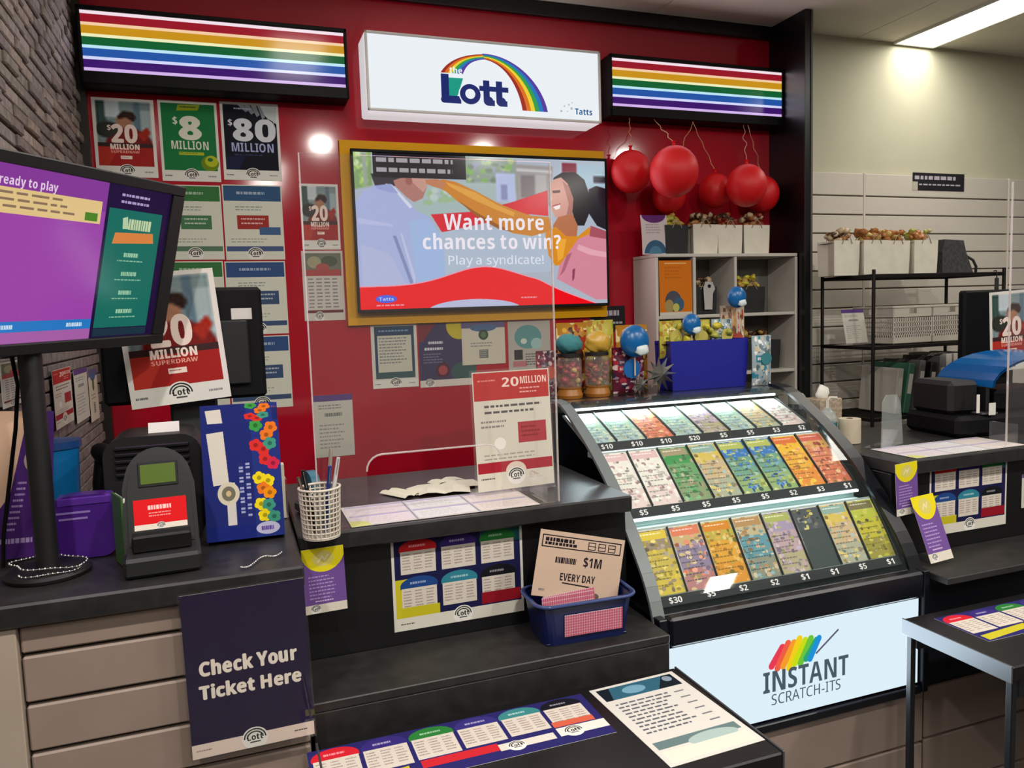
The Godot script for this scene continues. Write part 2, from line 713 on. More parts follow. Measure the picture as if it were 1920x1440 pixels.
func art_twenty() -> Image:
	var im := canvas(300, 424, Color(0.88, 0.86, 0.83))
	box(im, 16, 14, 268, 350, Color(0.50, 0.57, 0.58))
	box(im, 16, 14, 50, 150, Color(0.24, 0.34, 0.31))
	box(im, 60, 14, 70, 90, Color(0.76, 0.80, 0.82))
	box(im, 200, 14, 30, 170, Color(0.38, 0.46, 0.52))
	box(im, 232, 60, 52, 150, Color(0.62, 0.68, 0.69))
	oval(im, 70, 170, 62, 44, Color(0.20, 0.21, 0.19))
	oval(im, 150, 120, 38, 40, Color(0.66, 0.46, 0.36))
	shape(im, pv([118, 96, 150, 66, 196, 72, 210, 100, 196, 124, 160, 100, 124, 112]), Color(0.20, 0.13, 0.11))
	shape(im, pv([96, 200, 130, 160, 200, 158, 262, 190, 284, 240, 284, 300, 40, 300, 60, 220]), Color(0.47, 0.12, 0.11))
	shape(im, pv([210, 190, 262, 150, 276, 180, 240, 232]), Color(0.62, 0.17, 0.12))
	soften(im, 10)
	for e in [[0, 0, 300, 14], [0, 0, 16, 424], [284, 0, 16, 424]]:
		box(im, e[0], e[1], e[2], e[3], Color(0.88, 0.86, 0.83))
	box(im, 16, 240, 268, 30, Color(0.24, 0.15, 0.15))
	box(im, 16, 262, 268, 104, Color(0.63, 0.14, 0.13))
	shape(im, pv([16, 262, 120, 262, 60, 366, 16, 366]), Color(0.71, 0.20, 0.16))
	var ink := Color(0.93, 0.85, 0.80)
	words(im, "$", 66, 142, 18, 34, ink)
	words(im, "20", 86, 140, 122, 96, ink, true, 3.0)
	words(im, "MILLION", 76, 246, 140, 28, ink, true, 1.0)
	words(im, "SUPERDRAW", 76, 280, 140, 14, Color(0.92, 0.66, 0.60))
	box(im, 122, 308, 56, 18, ink)
	lines(im, 126, 314, 48, 8, 1, Color(0.5, 0.2, 0.2), 8)
	footer(im, 60)
	return im


func art_eight() -> Image:
	var im := canvas(300, 424, Color(0.87, 0.86, 0.82))
	box(im, 14, 14, 272, 352, Color(0.10, 0.46, 0.25))
	shape(im, pv([100, 20, 214, 16, 202, 46, 92, 52]), Color(0.62, 0.67, 0.12))
	lines(im, 112, 28, 84, 16, 1, Color(0.12, 0.36, 0.16), 2, 1.0)
	var ink := Color(0.88, 0.88, 0.80)
	words(im, "$", 70, 82, 24, 46, ink)
	words(im, "8", 102, 82, 108, 118, ink, true, 5.0)
	words(im, "MILLION", 56, 210, 190, 44, ink)
	box(im, 92, 268, 128, 16, Color(0.68, 0.72, 0.16))
	lines(im, 96, 272, 120, 8, 1, Color(0.2, 0.45, 0.2), 5)
	oval(im, 248, 326, 46, 42, Color(0.42, 0.52, 0.08))
	oval(im, 256, 314, 34, 30, Color(0.70, 0.73, 0.14))
	oval(im, 250, 306, 14, 10, Color(0.15, 0.42, 0.2))
	footer(im, 58)
	return im


func art_eighty() -> Image:
	var im := canvas(300, 424, Color(0.88, 0.86, 0.84))
	box(im, 14, 14, 272, 354, Color(0.06, 0.07, 0.12))
	for i in 6:
		shape(im, pv([90 + i * 34, 14, 118 + i * 34, 14, 150 + i * 26, 40 + i * 12, 130 + i * 28, 52 + i * 12]), Color(0.55, 0.57, 0.60))
	shape(im, pv([206, 14, 286, 14, 286, 110, 230, 70]), Color(0.78, 0.80, 0.80))
	lines(im, 70, 30, 100, 22, 1, Color(0.75, 0.77, 0.82), 2, 1.0)
	var ink := Color(0.84, 0.86, 0.89)
	words(im, "$", 36, 92, 22, 40, ink)
	words(im, "80", 62, 90, 214, 118, ink, true, 4.0)
	words(im, "MILLION", 48, 220, 216, 48, Color(0.66, 0.70, 0.86))
	lines(im, 60, 282, 190, 12, 1, Color(0.25, 0.27, 0.45), 5)
	shape(im, pv([14, 300, 120, 280, 80, 368, 14, 368]), Color(0.10, 0.12, 0.24))
	footer(im, 56)
	return im


func grid_sheet(top: Color, tag_c: Color, tag_x: float, foot: Color, second: Color, s: int) -> Image:
	var im := canvas(300, 420, Color(0.83, 0.83, 0.77))
	box(im, 6, 6, 288, 84, top)
	lines(im, 70, 38, 160, 40, 1, top.lightened(0.5), s, 1.0)
	lines(im, 60, 120, 190, 16, 2, Color(0.55, 0.6, 0.55), 7)
	box(im, tag_x, 170, 160, 78, tag_c)
	lines(im, tag_x + 20, 186, 130, 24, 2, tag_c.lightened(0.6), 9, 0.95)
	if second != tag_c:
		box(im, 176, 236, 108, 44, second)
	lines(im, 30, 300, 220, 16, 2, Color(0.62, 0.64, 0.58), 12)
	box(im, 6, 344, 288, 28, foot)
	badge(im, 150, 388, 34)
	return im


func art_green_sheet() -> Image:
	return grid_sheet(Color(0.22, 0.45, 0.24), Color(0.28, 0.47, 0.32), 84, Color(0.34, 0.47, 0.36), Color(0.28, 0.47, 0.32), 7)


func art_blue_sheet() -> Image:
	return grid_sheet(Color(0.20, 0.33, 0.48), Color(0.62, 0.20, 0.18), 66, Color(0.28, 0.35, 0.50), Color(0.27, 0.38, 0.54), 5)


func art_navy_sheet() -> Image:
	return grid_sheet(Color(0.21, 0.31, 0.50), Color(0.24, 0.32, 0.45), 100, Color(0.25, 0.32, 0.45), Color(0.24, 0.32, 0.45), 9)


func art_teal_sheet() -> Image:
	var im := canvas(300, 420, Color(0.82, 0.80, 0.76))
	box(im, 22, 16, 258, 310, Color(0.14, 0.25, 0.36))
	lines(im, 50, 40, 200, 30, 1, Color(0.45, 0.58, 0.70), 4, 1.0)
	box(im, 40, 76, 222, 240, Color(0.78, 0.77, 0.70))
	lines(im, 50, 90, 190, 20, 9, Color(0.48, 0.50, 0.50), 21, 0.98)
	box(im, 22, 318, 258, 40, Color(0.20, 0.33, 0.34))
	footer(im, 54)
	return im


func art_space_sheet() -> Image:
	var im := canvas(420, 420, Color(0.22, 0.20, 0.34))
	shape(im, pv([0, 0, 130, 0, 30, 120, 0, 120]), Color(0.47, 0.15, 0.20))
	oval(im, 300, 20, 96, 92, Color(0.76, 0.70, 0.16))
	lines(im, 70, 120, 120, 46, 1, Color(0.80, 0.80, 0.84), 5, 1.0)
	lines(im, 40, 160, 140, 46, 1, Color(0.80, 0.80, 0.84), 6, 1.0)
	lines(im, 30, 200, 170, 18, 4, Color(0.45, 0.46, 0.55), 5)
	oval(im, 170, 312, 52, 50, Color(0.28, 0.10, 0.16))
	oval(im, 170, 312, 34, 32, Color(0.62, 0.26, 0.28))
	oval(im, 330, 330, 100, 66, Color(0.20, 0.33, 0.32))
	box(im, 0, 374, 420, 46, Color(0.84, 0.80, 0.76))
	badge(im, 70, 398, 30)
	return im


func art_seal_sheet() -> Image:
	var im := canvas(300, 300, Color(0.80, 0.78, 0.70))
	box(im, 0, 0, 300, 44, Color(0.38, 0.35, 0.50))
	oval(im, 150, 44, 90, 26, Color(0.30, 0.40, 0.56))
	oval(im, 150, 92, 34, 36, Color(0.20, 0.28, 0.22))
	oval(im, 150, 92, 20, 22, Color(0.34, 0.44, 0.30))
	lines(im, 60, 146, 180, 20, 2, Color(0.55, 0.55, 0.52), 4)
	box(im, 118, 196, 62, 60, Color(0.45, 0.46, 0.44))
	lines(im, 122, 202, 52, 14, 4, Color(0.70, 0.70, 0.66), 6, 0.95)
	return im


func art_winners_sheet() -> Image:
	var im := canvas(300, 400, Color(0.80, 0.78, 0.74))
	box(im, 14, 14, 272, 100, Color(0.42, 0.45, 0.38))
	oval(im, 90, 66, 50, 34, Color(0.62, 0.60, 0.48))
	oval(im, 200, 60, 60, 30, Color(0.28, 0.33, 0.25))
	oval(im, 150, 96, 50, 24, Color(0.66, 0.30, 0.28))
	box(im, 14, 108, 272, 36, Color(0.66, 0.26, 0.26))
	for c in 4:
		lines(im, 40 + c * 58, 158, 44, 20, 9, Color(0.42, 0.42, 0.42), 31 + c, 0.98)
	box(im, 14, 340, 272, 16, Color(0.40, 0.14, 0.16))
	badge(im, 110, 378, 28)
	return im


func art_notice_sheet() -> Image:
	var im := canvas(260, 400, Color(0.78, 0.77, 0.72))
	box(im, 0, 0, 260, 40, Color(0.36, 0.25, 0.50))
	lines(im, 30, 64, 200, 18, 2, Color(0.5, 0.5, 0.5), 3)
	lines(im, 70, 116, 120, 60, 1, Color(0.45, 0.46, 0.44), 9, 1.0)
	lines(im, 30, 190, 200, 24, 7, Color(0.58, 0.58, 0.55), 6)
	return im


func art_teal_card() -> Image:
	var im := canvas(300, 340, Color(0.70, 0.68, 0.64))
	oval(im, 140, 110, 96, 84, Color(0.36, 0.58, 0.58))
	oval(im, 200, 160, 40, 40, Color(0.62, 0.76, 0.74))
	oval(im, 110, 140, 22, 20, Color(0.80, 0.84, 0.80))
	box(im, 40, 200, 60, 70, Color(0.16, 0.15, 0.15))
	box(im, 30, 280, 100, 40, Color(0.72, 0.45, 0.46))
	lines(im, 120, 230, 150, 18, 5, Color(0.30, 0.30, 0.30), 8)
	return im


func art_holder_sheet() -> Image:
	var im := canvas(300, 430, Color(0.82, 0.80, 0.74))
	box(im, 4, 4, 292, 100, Color(0.70, 0.17, 0.16))
	lines(im, 20, 30, 90, 14, 1, Color(0.88, 0.55, 0.50), 3)
	words(im, "20", 112, 24, 66, 34, Color(0.93, 0.82, 0.78))
	words(im, "MILLION", 184, 24, 104, 26, Color(0.93, 0.82, 0.78))
	lines(im, 180, 64, 104, 14, 2, Color(0.90, 0.66, 0.62), 5)
	lines(im, 40, 122, 232, 22, 2, Color(0.34, 0.32, 0.32), 11, 1.0)
	lines(im, 24, 178, 120, 18, 2, Color(0.52, 0.50, 0.48), 12)
	box(im, 166, 190, 112, 76, Color(0.66, 0.20, 0.24))
	lines(im, 178, 206, 90, 16, 3, Color(0.50, 0.10, 0.14), 13)
	oval(im, 94, 262, 22, 22, Color(0.92, 0.90, 0.86))
	lines(im, 30, 300, 230, 14, 2, Color(0.62, 0.60, 0.56), 14)
	box(im, 4, 328, 292, 38, Color(0.64, 0.14, 0.19))
	oval(im, 150, 366, 40, 34, Color(0.85, 0.78, 0.72), 0, 180)
	badge(im, 150, 384, 28)
	lines(im, 14, 384, 70, 14, 1, Color(0.35, 0.35, 0.35), 15)
	return im


func panel(im: Image, x: float, y: float, w: float, h: float, head: Color, s: int) -> void:
	oval(im, x + w / 2, y + h * 0.26, w * 0.5, h * 0.26, head, 0, 180)
	box(im, x, y + h * 0.22, w, h * 0.12, head)
	lines(im, x + w * 0.26, y + h * 0.15, w * 0.5, h * 0.16, 1, head.lightened(0.5), s, 1.0)
	box(im, x + w * 0.03, y + h * 0.32, w * 0.94, h * 0.66, Color(0.80, 0.77, 0.72))
	for c in 3:
		lines(im, x + w * (0.08 + 0.3 * c), y + h * 0.40, w * 0.24, h * 0.085, 6, Color(0.58, 0.50, 0.48), s + c, 0.98)


func art_games() -> Image:
	var im := canvas(600, 424, Color(0.80, 0.79, 0.76))
	box(im, 12, 10, 576, 356, Color(0.10, 0.10, 0.26))
	box(im, 400, 10, 188, 70, Color(0.12, 0.34, 0.36))
	panel(im, 34, 14, 166, 158, Color(0.75, 0.12, 0.13), 40)
	panel(im, 216, 14, 166, 158, Color(0.22, 0.14, 0.42), 50)
	panel(im, 398, 14, 166, 158, Color(0.14, 0.46, 0.20), 60)
	box(im, 12, 190, 60, 180, Color(0.76, 0.72, 0.16))
	panel(im, 34, 182, 166, 158, Color(0.12, 0.26, 0.50), 70)
	panel(im, 216, 182, 166, 158, Color(0.18, 0.48, 0.55), 80)
	panel(im, 398, 182, 166, 158, Color(0.08, 0.08, 0.10), 90)
	box(im, 400, 306, 184, 54, Color(0.55, 0.08, 0.13))
	box(im, 34, 320, 172, 50, Color(0.74, 0.70, 0.14))
	box(im, 12, 366, 576, 54, Color(0.82, 0.80, 0.75))
	badge(im, 310, 390, 36)
	lines(im, 30, 392, 80, 14, 1, Color(0.3, 0.3, 0.3), 3)
	return im


func art_strip() -> Image:
	var im := canvas(1000, 290, Color(0.15, 0.14, 0.38))
	var heads := [Color(0.78, 0.12, 0.18), Color(0.20, 0.16, 0.45), Color(0.16, 0.46, 0.20), Color(0.20, 0.18, 0.46), Color(0.22, 0.50, 0.50), Color(0.08, 0.08, 0.12)]
	for i in 6:
		panel(im, 8 + i * 162, 6, 156, 200 - i * 6, heads[i], 100 + i * 3)
	box(im, 340, 196, 260, 44, Color(0.75, 0.14, 0.18))
	box(im, 816, 150, 156, 34, Color(0.78, 0.36, 0.26))
	box(im, 600, 206, 200, 40, Color(0.82, 0.80, 0.76))
	badge(im, 660, 232, 26)
	box(im, 816, 190, 184, 52, Color(0.86, 0.84, 0.80))
	badge(im, 872, 222, 30)
	shape(im, pv([20, 230, 300, 206, 300, 250, 20, 280]), Color(0.74, 0.70, 0.16))
	return im


func art_table_sheet() -> Image:
	var im := canvas(300, 424, Color(0.80, 0.79, 0.76))
	box(im, 16, 12, 268, 68, Color(0.06, 0.10, 0.14))
	shape(im, pv([60, 12, 250, 12, 200, 80, 40, 80]), Color(0.18, 0.36, 0.44))
	oval(im, 130, 46, 40, 22, Color(0.42, 0.60, 0.68))
	oval(im, 258, 34, 16, 16, Color(0.5, 0.56, 0.62))
	lines(im, 30, 104, 220, 18, 10, Color(0.34, 0.35, 0.38), 23)
	for i in 6:
		box(im, 230, 110 + i * 34, 34, 6, Color(0.42, 0.42, 0.45))
	shape(im, pv([16, 316, 284, 316, 284, 350, 16, 350]), Color(0.38, 0.46, 0.46))
	oval(im, 190, 350, 80, 26, Color(0.62, 0.70, 0.68))
	box(im, 16, 362, 268, 50, Color(0.80, 0.82, 0.76))
	return im


func art_check() -> Image:
	var im := canvas(420, 600, Color(0.10, 0.035, 0.19))
	var ink := Color(0.90, 0.86, 0.80)
	words(im, "Check Your", 46, 246, 330, 56, ink, true, 2.0)
	words(im, "Ticket Here", 40, 334, 346, 52, ink, true, 2.0)
	box(im, 0, 548, 420, 52, Color(0.86, 0.79, 0.74))
	badge(im, 212, 566, 36)
	lines(im, 14, 570, 70, 12, 1, Color(0.6, 0.5, 0.5), 3)
	lines(im, 350, 570, 60, 12, 1, Color(0.3, 0.3, 0.3), 5)
	return im


func art_yellow_leaflet() -> Image:
	var im := canvas(240, 400, Color(0.42, 0.30, 0.56))
	oval(im, 120, 10, 128, 138, Color(0.86, 0.80, 0.12))
	oval(im, 120, 66, 62, 48, Color(0.80, 0.76, 0.40))
	stroke(im, pv([90, 84, 116, 52, 128, 76, 150, 46]), 10, Color(0.86, 0.82, 0.66))
	lines(im, 30, 170, 180, 22, 7, Color(0.66, 0.56, 0.76), 13)
	lines(im, 60, 322, 120, 20, 1, Color(0.80, 0.72, 0.84), 14)
	box(im, 0, 346, 240, 54, Color(0.83, 0.80, 0.74))
	badge(im, 60, 374, 26)
	return im


func art_kiosk() -> Image:
	var im := canvas(1060, 600, Color(0.62, 0.27, 0.67))
	shape(im, pv([0, 0, 708, 0, 708, 110, 0, 110]), Color(0.53, 0.23, 0.60))
	words(im, "now ready to play", 160, 34, 316, 42, Color(0.92, 0.82, 0.92))
	box(im, 30, 74, 656, 84, Color(0.90, 0.78, 0.54))
	lines(im, 60, 86, 560, 22, 3, Color(0.55, 0.45, 0.36), 3, 0.9)
	box(im, 610, 120, 60, 30, Color(0.30, 0.52, 0.14))
	box(im, 0, 522, 708, 38, Color(0.16, 0.48, 0.78))
	lines(im, 590, 534, 84, 40, 1, Color(0.80, 0.88, 0.95), 3, 1.0)
	lines(im, 300, 534, 60, 40, 1, Color(0.80, 0.88, 0.95), 4, 1.0)
	box(im, 0, 560, 708, 40, Color(0.66, 0.38, 0.66))
	box(im, 708, 0, 352, 600, Color(0.13, 0.06, 0.23))
	lines(im, 780, 30, 180, 26, 2, Color(0.70, 0.62, 0.80), 8, 1.0)
	box(im, 724, 90, 296, 470, Color(0.10, 0.43, 0.38))
	shape(im, pv([800, 124, 826, 116, 838, 164, 806, 166]), Color(0.72, 0.82, 0.66))
	lines(im, 836, 124, 130, 110, 1, Color(0.78, 0.84, 0.66), 4, 1.0)
	shape(im, pv([770, 182, 980, 172, 990, 212, 760, 226]), Color(0.86, 0.52, 0.26))
	for i in 4:
		lines(im, 832, 258 + i * 76, 90, 44, 1, Color(0.62, 0.80, 0.66), 40 + i, 1.0)
		lines(im, 800, 288 + i * 76, 150, 14, 1, Color(0.55, 0.74, 0.62), 20 + i, 1.0)
	box(im, 724, 564, 296, 30, Color(0.12, 0.20, 0.26))
	return im


# places in the advertisement, measured on an enlargement of the screen
func ad(a: Array) -> Array:
	var out := []
	for i in range(0, a.size(), 2):
		out.append(Vector2((a[i] - 100.0) * 0.5424, (a[i + 1] - 78.0) * 0.5084))
	return out


func spot(im: Image, x: float, y: float, rx: float, ry: float, c: Color) -> void:
	oval(im, (x - 100.0) * 0.5424, (y - 78.0) * 0.5084, rx * 0.5424, ry * 0.5084, c)


func art_television() -> Image:
	var im := canvas(960, 544, Color(0.68, 0.72, 0.78))
	var r := RandomNumberGenerator.new()
	r.seed = 12
	# street behind: leaves, walls, windows
	shape(im, ad([90, 70, 215, 70, 215, 300, 90, 330]), Color(0.52, 0.64, 0.42))
	for i in 26:
		spot(im, r.randf_range(90, 190), r.randf_range(80, 300), r.randf_range(8, 26), r.randf_range(8, 26), [Color(0.70, 0.84, 0.44), Color(0.58, 0.72, 0.40), Color(0.78, 0.86, 0.66)][i % 3])
	shape(im, ad([150, 70, 180, 70, 185, 300, 160, 300]), Color(0.60, 0.66, 0.60))
	shape(im, ad([840, 80, 1200, 90, 1200, 330, 840, 300]), Color(0.56, 0.62, 0.58))
	for i in 40:
		spot(im, r.randf_range(840, 1190), r.randf_range(90, 290), r.randf_range(8, 30), r.randf_range(8, 24), [Color(0.52, 0.70, 0.38), Color(0.46, 0.54, 0.46), Color(0.66, 0.76, 0.54), Color(0.60, 0.62, 0.72)][i % 4])
	shape(im, ad([1050, 190, 1190, 190, 1190, 390, 1050, 390]), Color(0.72, 0.76, 0.90))
	shape(im, ad([1085, 270, 1130, 270, 1130, 380, 1085, 380]), Color(0.56, 0.58, 0.74))
	shape(im, ad([1195, 120, 1470, 130, 1450, 420, 1195, 400]), Color(0.62, 0.60, 0.60))
	shape(im, ad([1230, 200, 1330, 200, 1330, 360, 1230, 360]), Color(0.50, 0.47, 0.47))
	shape(im, ad([1340, 190, 1420, 190, 1420, 330, 1340, 330]), Color(0.70, 0.69, 0.68))
	shape(im, ad([1200, 150, 1460, 160, 1460, 180, 1200, 172]), Color(0.78, 0.78, 0.78))
	shape(im, ad([1540, 100, 1650, 100, 1650, 170, 1540, 170]), Color(0.52, 0.16, 0.24))
	shape(im, ad([1650, 105, 1870, 110, 1870, 280, 1650, 270]), Color(0.64, 0.74, 0.80))
	shape(im, ad([1780, 190, 1870, 190, 1870, 240, 1780, 240]), Color(0.20, 0.20, 0.26))
	shape(im, ad([480, 260, 1050, 260, 1050, 500, 480, 520]), Color(0.66, 0.74, 0.74))
	for i in 16:
		spot(im, r.randf_range(560, 760), r.randf_range(290, 450), r.randf_range(14, 34), r.randf_range(12, 26), [Color(0.62, 0.74, 0.58), Color(0.74, 0.80, 0.78)][i % 2])
	soften(im, 6)
	# red folded ribbon, pale page
	shape(im, ad([590, 492, 860, 470, 1150, 400, 1425, 305, 1425, 492, 1290, 480, 900, 560, 660, 615]), Color(0.86, 0.12, 0.19))
	shape(im, ad([640, 615, 900, 590, 1440, 560, 1440, 900, 600, 940]), Color(0.70, 0.76, 0.83))
	# man from behind: hair, cheek and ear, shirt with collar and sleeve
	shape(im, ad([205, 220, 480, 215, 470, 280, 380, 300, 230, 300]), Color(0.20, 0.19, 0.23))
	shape(im, ad([350, 262, 420, 236, 560, 236, 572, 300, 540, 380, 480, 408, 430, 372, 360, 300]), Color(0.70, 0.48, 0.44))
	shape(im, ad([440, 236, 560, 236, 572, 300, 545, 340]), Color(0.80, 0.60, 0.55))
	spot(im, 452, 262, 22, 30, Color(0.62, 0.38, 0.36))
	shape(im, ad([100, 420, 150, 340, 230, 300, 330, 285, 440, 400, 500, 470, 580, 510, 640, 620, 670, 760, 672, 960, 560, 1010, 100, 1010]), Color(0.67, 0.71, 0.88))
	shape(im, ad([300, 285, 340, 290, 470, 440, 450, 452, 370, 350, 290, 306]), Color(0.86, 0.87, 0.95))
	shape(im, ad([230, 300, 330, 285, 380, 350, 300, 340, 240, 320]), Color(0.60, 0.65, 0.84))
	shape(im, ad([440, 540, 560, 520, 640, 620, 672, 760, 672, 960, 480, 990, 460, 760]), Color(0.64, 0.74, 0.90))
	shape(im, ad([330, 640, 352, 640, 450, 960, 440, 1000]), Color(0.52, 0.56, 0.74))
	shape(im, ad([380, 620, 392, 620, 470, 930, 462, 990]), Color(0.76, 0.79, 0.92))
	shape(im, ad([110, 520, 330, 560, 340, 580, 110, 560]), Color(0.73, 0.76, 0.91))
	shape(im, ad([120, 700, 300, 760, 420, 1000, 120, 1000]), Color(0.71, 0.74, 0.88))
	# her arm reaching to him
	shape(im, ad([630, 262, 680, 246, 770, 262, 900, 320, 1050, 400, 1180, 450, 1300, 492, 1430, 500, 1450, 600, 1300, 640, 1160, 620, 1040, 560, 900, 480, 780, 400, 700, 330, 640, 300]), Color(0.82, 0.52, 0.16))
	shape(im, ad([700, 262, 900, 330, 1060, 420, 1180, 470, 1170, 500, 1040, 450, 880, 380, 720, 290]), Color(0.90, 0.64, 0.26))
	shape(im, ad([780, 390, 900, 470, 1040, 550, 1160, 610, 1060, 590, 900, 500]), Color(0.62, 0.36, 0.12))
	shape(im, ad([560, 250, 640, 244, 700, 270, 680, 316, 620, 300, 566, 280]), Color(0.78, 0.50, 0.36))
	# woman
	shape(im, ad([1450, 290, 1475, 210, 1540, 170, 1640, 165, 1710, 220, 1745, 330, 1740, 470, 1700, 560, 1640, 560, 1600, 420, 1560, 260]), Color(0.13, 0.11, 0.13))
	shape(im, ad([1740, 290, 1800, 262, 1870, 280, 1870, 590, 1800, 560, 1740, 470]), Color(0.12, 0.10, 0.14))
	shape(im, ad([1440, 300, 1470, 225, 1530, 205, 1580, 250, 1612, 340, 1616, 430, 1590, 490, 1530, 512, 1480, 500, 1450, 440, 1438, 380]), Color(0.82, 0.60, 0.55))
	shape(im, ad([1540, 230, 1590, 270, 1622, 360, 1610, 470, 1560, 510, 1585, 400]), Color(0.68, 0.45, 0.40))
	shape(im, ad([1462, 306, 1520, 300, 1522, 318, 1466, 324]), Color(0.34, 0.20, 0.20))
	shape(im, ad([1440, 350, 1452, 330, 1462, 370, 1450, 384]), Color(0.90, 0.72, 0.66))
	shape(im, ad([1462, 420, 1520, 402, 1516, 436, 1484, 446]), Color(0.95, 0.90, 0.90))
	shape(im, ad([1458, 416, 1522, 396, 1524, 404, 1462, 424]), Color(0.70, 0.26, 0.30))
	shape(im, ad([1500, 500, 1610, 470, 1650, 560, 1640, 640, 1470, 640, 1460, 560]), Color(0.72, 0.44, 0.30))
	shape(im, ad([1400, 620, 1480, 570, 1560, 640, 1650, 640, 1740, 570, 1760, 620, 1640, 700, 1580, 760, 1530, 850, 1470, 860, 1420, 780]), Color(0.86, 0.55, 0.13))
	shape(im, ad([1480, 660, 1560, 660, 1530, 800, 1490, 830]), Color(0.94, 0.66, 0.22))
	shape(im, ad([1650, 660, 1750, 620, 1870, 660, 1870, 1120, 1780, 1120, 1480, 960, 1500, 860, 1560, 780]), Color(0.84, 0.54, 0.61))
	shape(im, ad([1650, 700, 1760, 740, 1870, 760, 1870, 800, 1740, 780, 1640, 740]), Color(0.90, 0.66, 0.71))
	shape(im, ad([1600, 890, 1622, 880, 1612, 960, 1596, 980]), Color(0.56, 0.26, 0.36))
	shape(im, ad([1560, 780, 1600, 760, 1540, 900, 1500, 940]), Color(0.70, 0.40, 0.48))
	shape(im, ad([1750, 560, 1870, 600, 1870, 660, 1740, 640]), Color(0.66, 0.32, 0.38))
	soften(im, 3)
	# red wave with a pale edge
	var top := []
	for i in 49:
		var u := i / 48.0
		top.append(Vector2(u * 960, 464 - 66 * exp(-pow((u - 0.48) / 0.19, 2.0)) + 96 * maxf(0.0, u - 0.70) / 0.30))
	var edge := top.duplicate()
	edge.append(Vector2(960, 544))
	edge.append(Vector2(0, 544))
	shape(im, edge, Color(0.94, 0.03, 0.09))
	stroke(im, top, 4, Color(0.92, 0.62, 0.70))
	oval(im, 420, 556, 180, 40, Color(0.74, 0.76, 0.88), 0, 180)
	var ink := Color(0.97, 0.94, 0.98)
	words(im, "Want more", 312, 208, 388, 56, ink)
	words(im, "chances to win?", 232, 276, 536, 58, ink)
	words(im, "Play a syndicate!", 324, 356, 372, 44, Color(0.92, 0.94, 0.99), false)
	box(im, 66, 0, 336, 84, Color(0.09, 0.08, 0.11))
	lines(im, 78, 16, 310, 40, 1, Color(0.66, 0.64, 0.66), 5, 1.0)
	lines(im, 78, 50, 280, 40, 1, Color(0.66, 0.64, 0.66), 6, 1.0)
	oval(im, 92, 508, 38, 14, Color(0.30, 0.38, 0.90))
	words(im, "Tatts", 66, 502, 52, 12, Color(0.75, 0.82, 0.98))
	lines(im, 56, 528, 130, 12, 1, Color(0.95, 0.6, 0.65), 5)
	lines(im, 600, 512, 90, 12, 1, Color(0.95, 0.6, 0.65), 7)
	return im


func ribbon(im: Image, outer: Array, inner: Array, cols: Array) -> void:
	var n := 24
	var f := func(c: Array, t: float) -> Vector2: return c[0].bezier_interpolate(c[1], c[2], c[3], t)
	for k in cols.size():
		var a := float(k) / cols.size()
		var b := float(k + 1) / cols.size()
		var pts := []
		for i in n + 1:
			var t := float(i) / n
			pts.append(f.call(outer, t).lerp(f.call(inner, t), a))
		for i in n + 1:
			var t := 1.0 - float(i) / n
			pts.append(f.call(outer, t).lerp(f.call(inner, t), b))
		shape(im, pts, cols[k])


func art_arch_sign() -> Image:
	var im := canvas(1400, 420, Color(0.93, 0.95, 0.97))
	var rb := [Color(0.62, 0.18, 0.12), Color(0.86, 0.45, 0.14), Color(0.93, 0.82, 0.20), Color(0.22, 0.62, 0.28), Color(0.14, 0.48, 0.74), Color(0.34, 0.24, 0.62)]
	ribbon(im, pv([408, 190, 450, 120, 540, 68, 690, 62]), pv([540, 190, 560, 140, 590, 100, 690, 92]), rb)
	var br := rb.duplicate()
	br.reverse()
	ribbon(im, pv([660, 60, 860, 50, 1030, 210, 1062, 384]), pv([676, 94, 800, 110, 880, 240, 900, 384]), br)
	var navy := Color(0.11, 0.16, 0.42)
	shape(im, pv([452, 216, 540, 216, 500, 330, 452, 330]), Color(0.10, 0.60, 0.52))
	box(im, 408, 196, 46, 166, navy)
	oval(im, 424, 346, 20, 20, navy)
	box(im, 424, 322, 100, 44, navy)
	oval(im, 580, 306, 70, 66, Color(0.93, 0.95, 0.97))
	oval(im, 580, 306, 62, 60, navy)
	oval(im, 580, 304, 30, 30, Color(0.93, 0.95, 0.97))
	for i in 2:
		var x := 660 + i * 78
		box(im, x, 218, 38, 126, navy)
		oval(im, x + 30, 340, 30, 28, navy)
		box(im, x + 24, 334, 44, 34, navy)
		box(im, x - 24, 252, 100, 30, navy)
	words(im, "the", 460, 150, 76, 40, Color(0.95, 0.95, 0.95))
	words(im, "Tatts", 1240, 350, 116, 38, Color(0.14, 0.36, 0.56))
	for p in [[1150, 372, 7], [1172, 340, 5], [1190, 372, 4], [1200, 330, 6], [1218, 352, 8], [1222, 316, 4]]:
		oval(im, p[0], p[1], p[2], p[2], Color(0.72, 0.74, 0.78))
	return im


func art_rainbow_stripes() -> Image:
	var im := canvas(1024, 230, Color(0.92, 0.92, 0.96))
	var c := [Color(0.60, 0.09, 0.16), Color(0.80, 0.58, 0.10), Color(0.07, 0.38, 0.20), Color(0.14, 0.34, 0.66), Color(0.24, 0.08, 0.42)]
	var edge := [Color(0.98, 0.90, 0.94), Color(0.98, 0.82, 0.66), Color(0.96, 0.95, 0.76), Color(0.76, 0.92, 0.98), Color(0.84, 0.86, 1.0), Color(0.84, 0.72, 0.94)]
	for i in 6:
		box(im, 0, i * 43, 1024, 14, edge[i])
	for i in 5:
		box(im, 0, 13 + i * 43, 1024, 31, c[i])
	return im


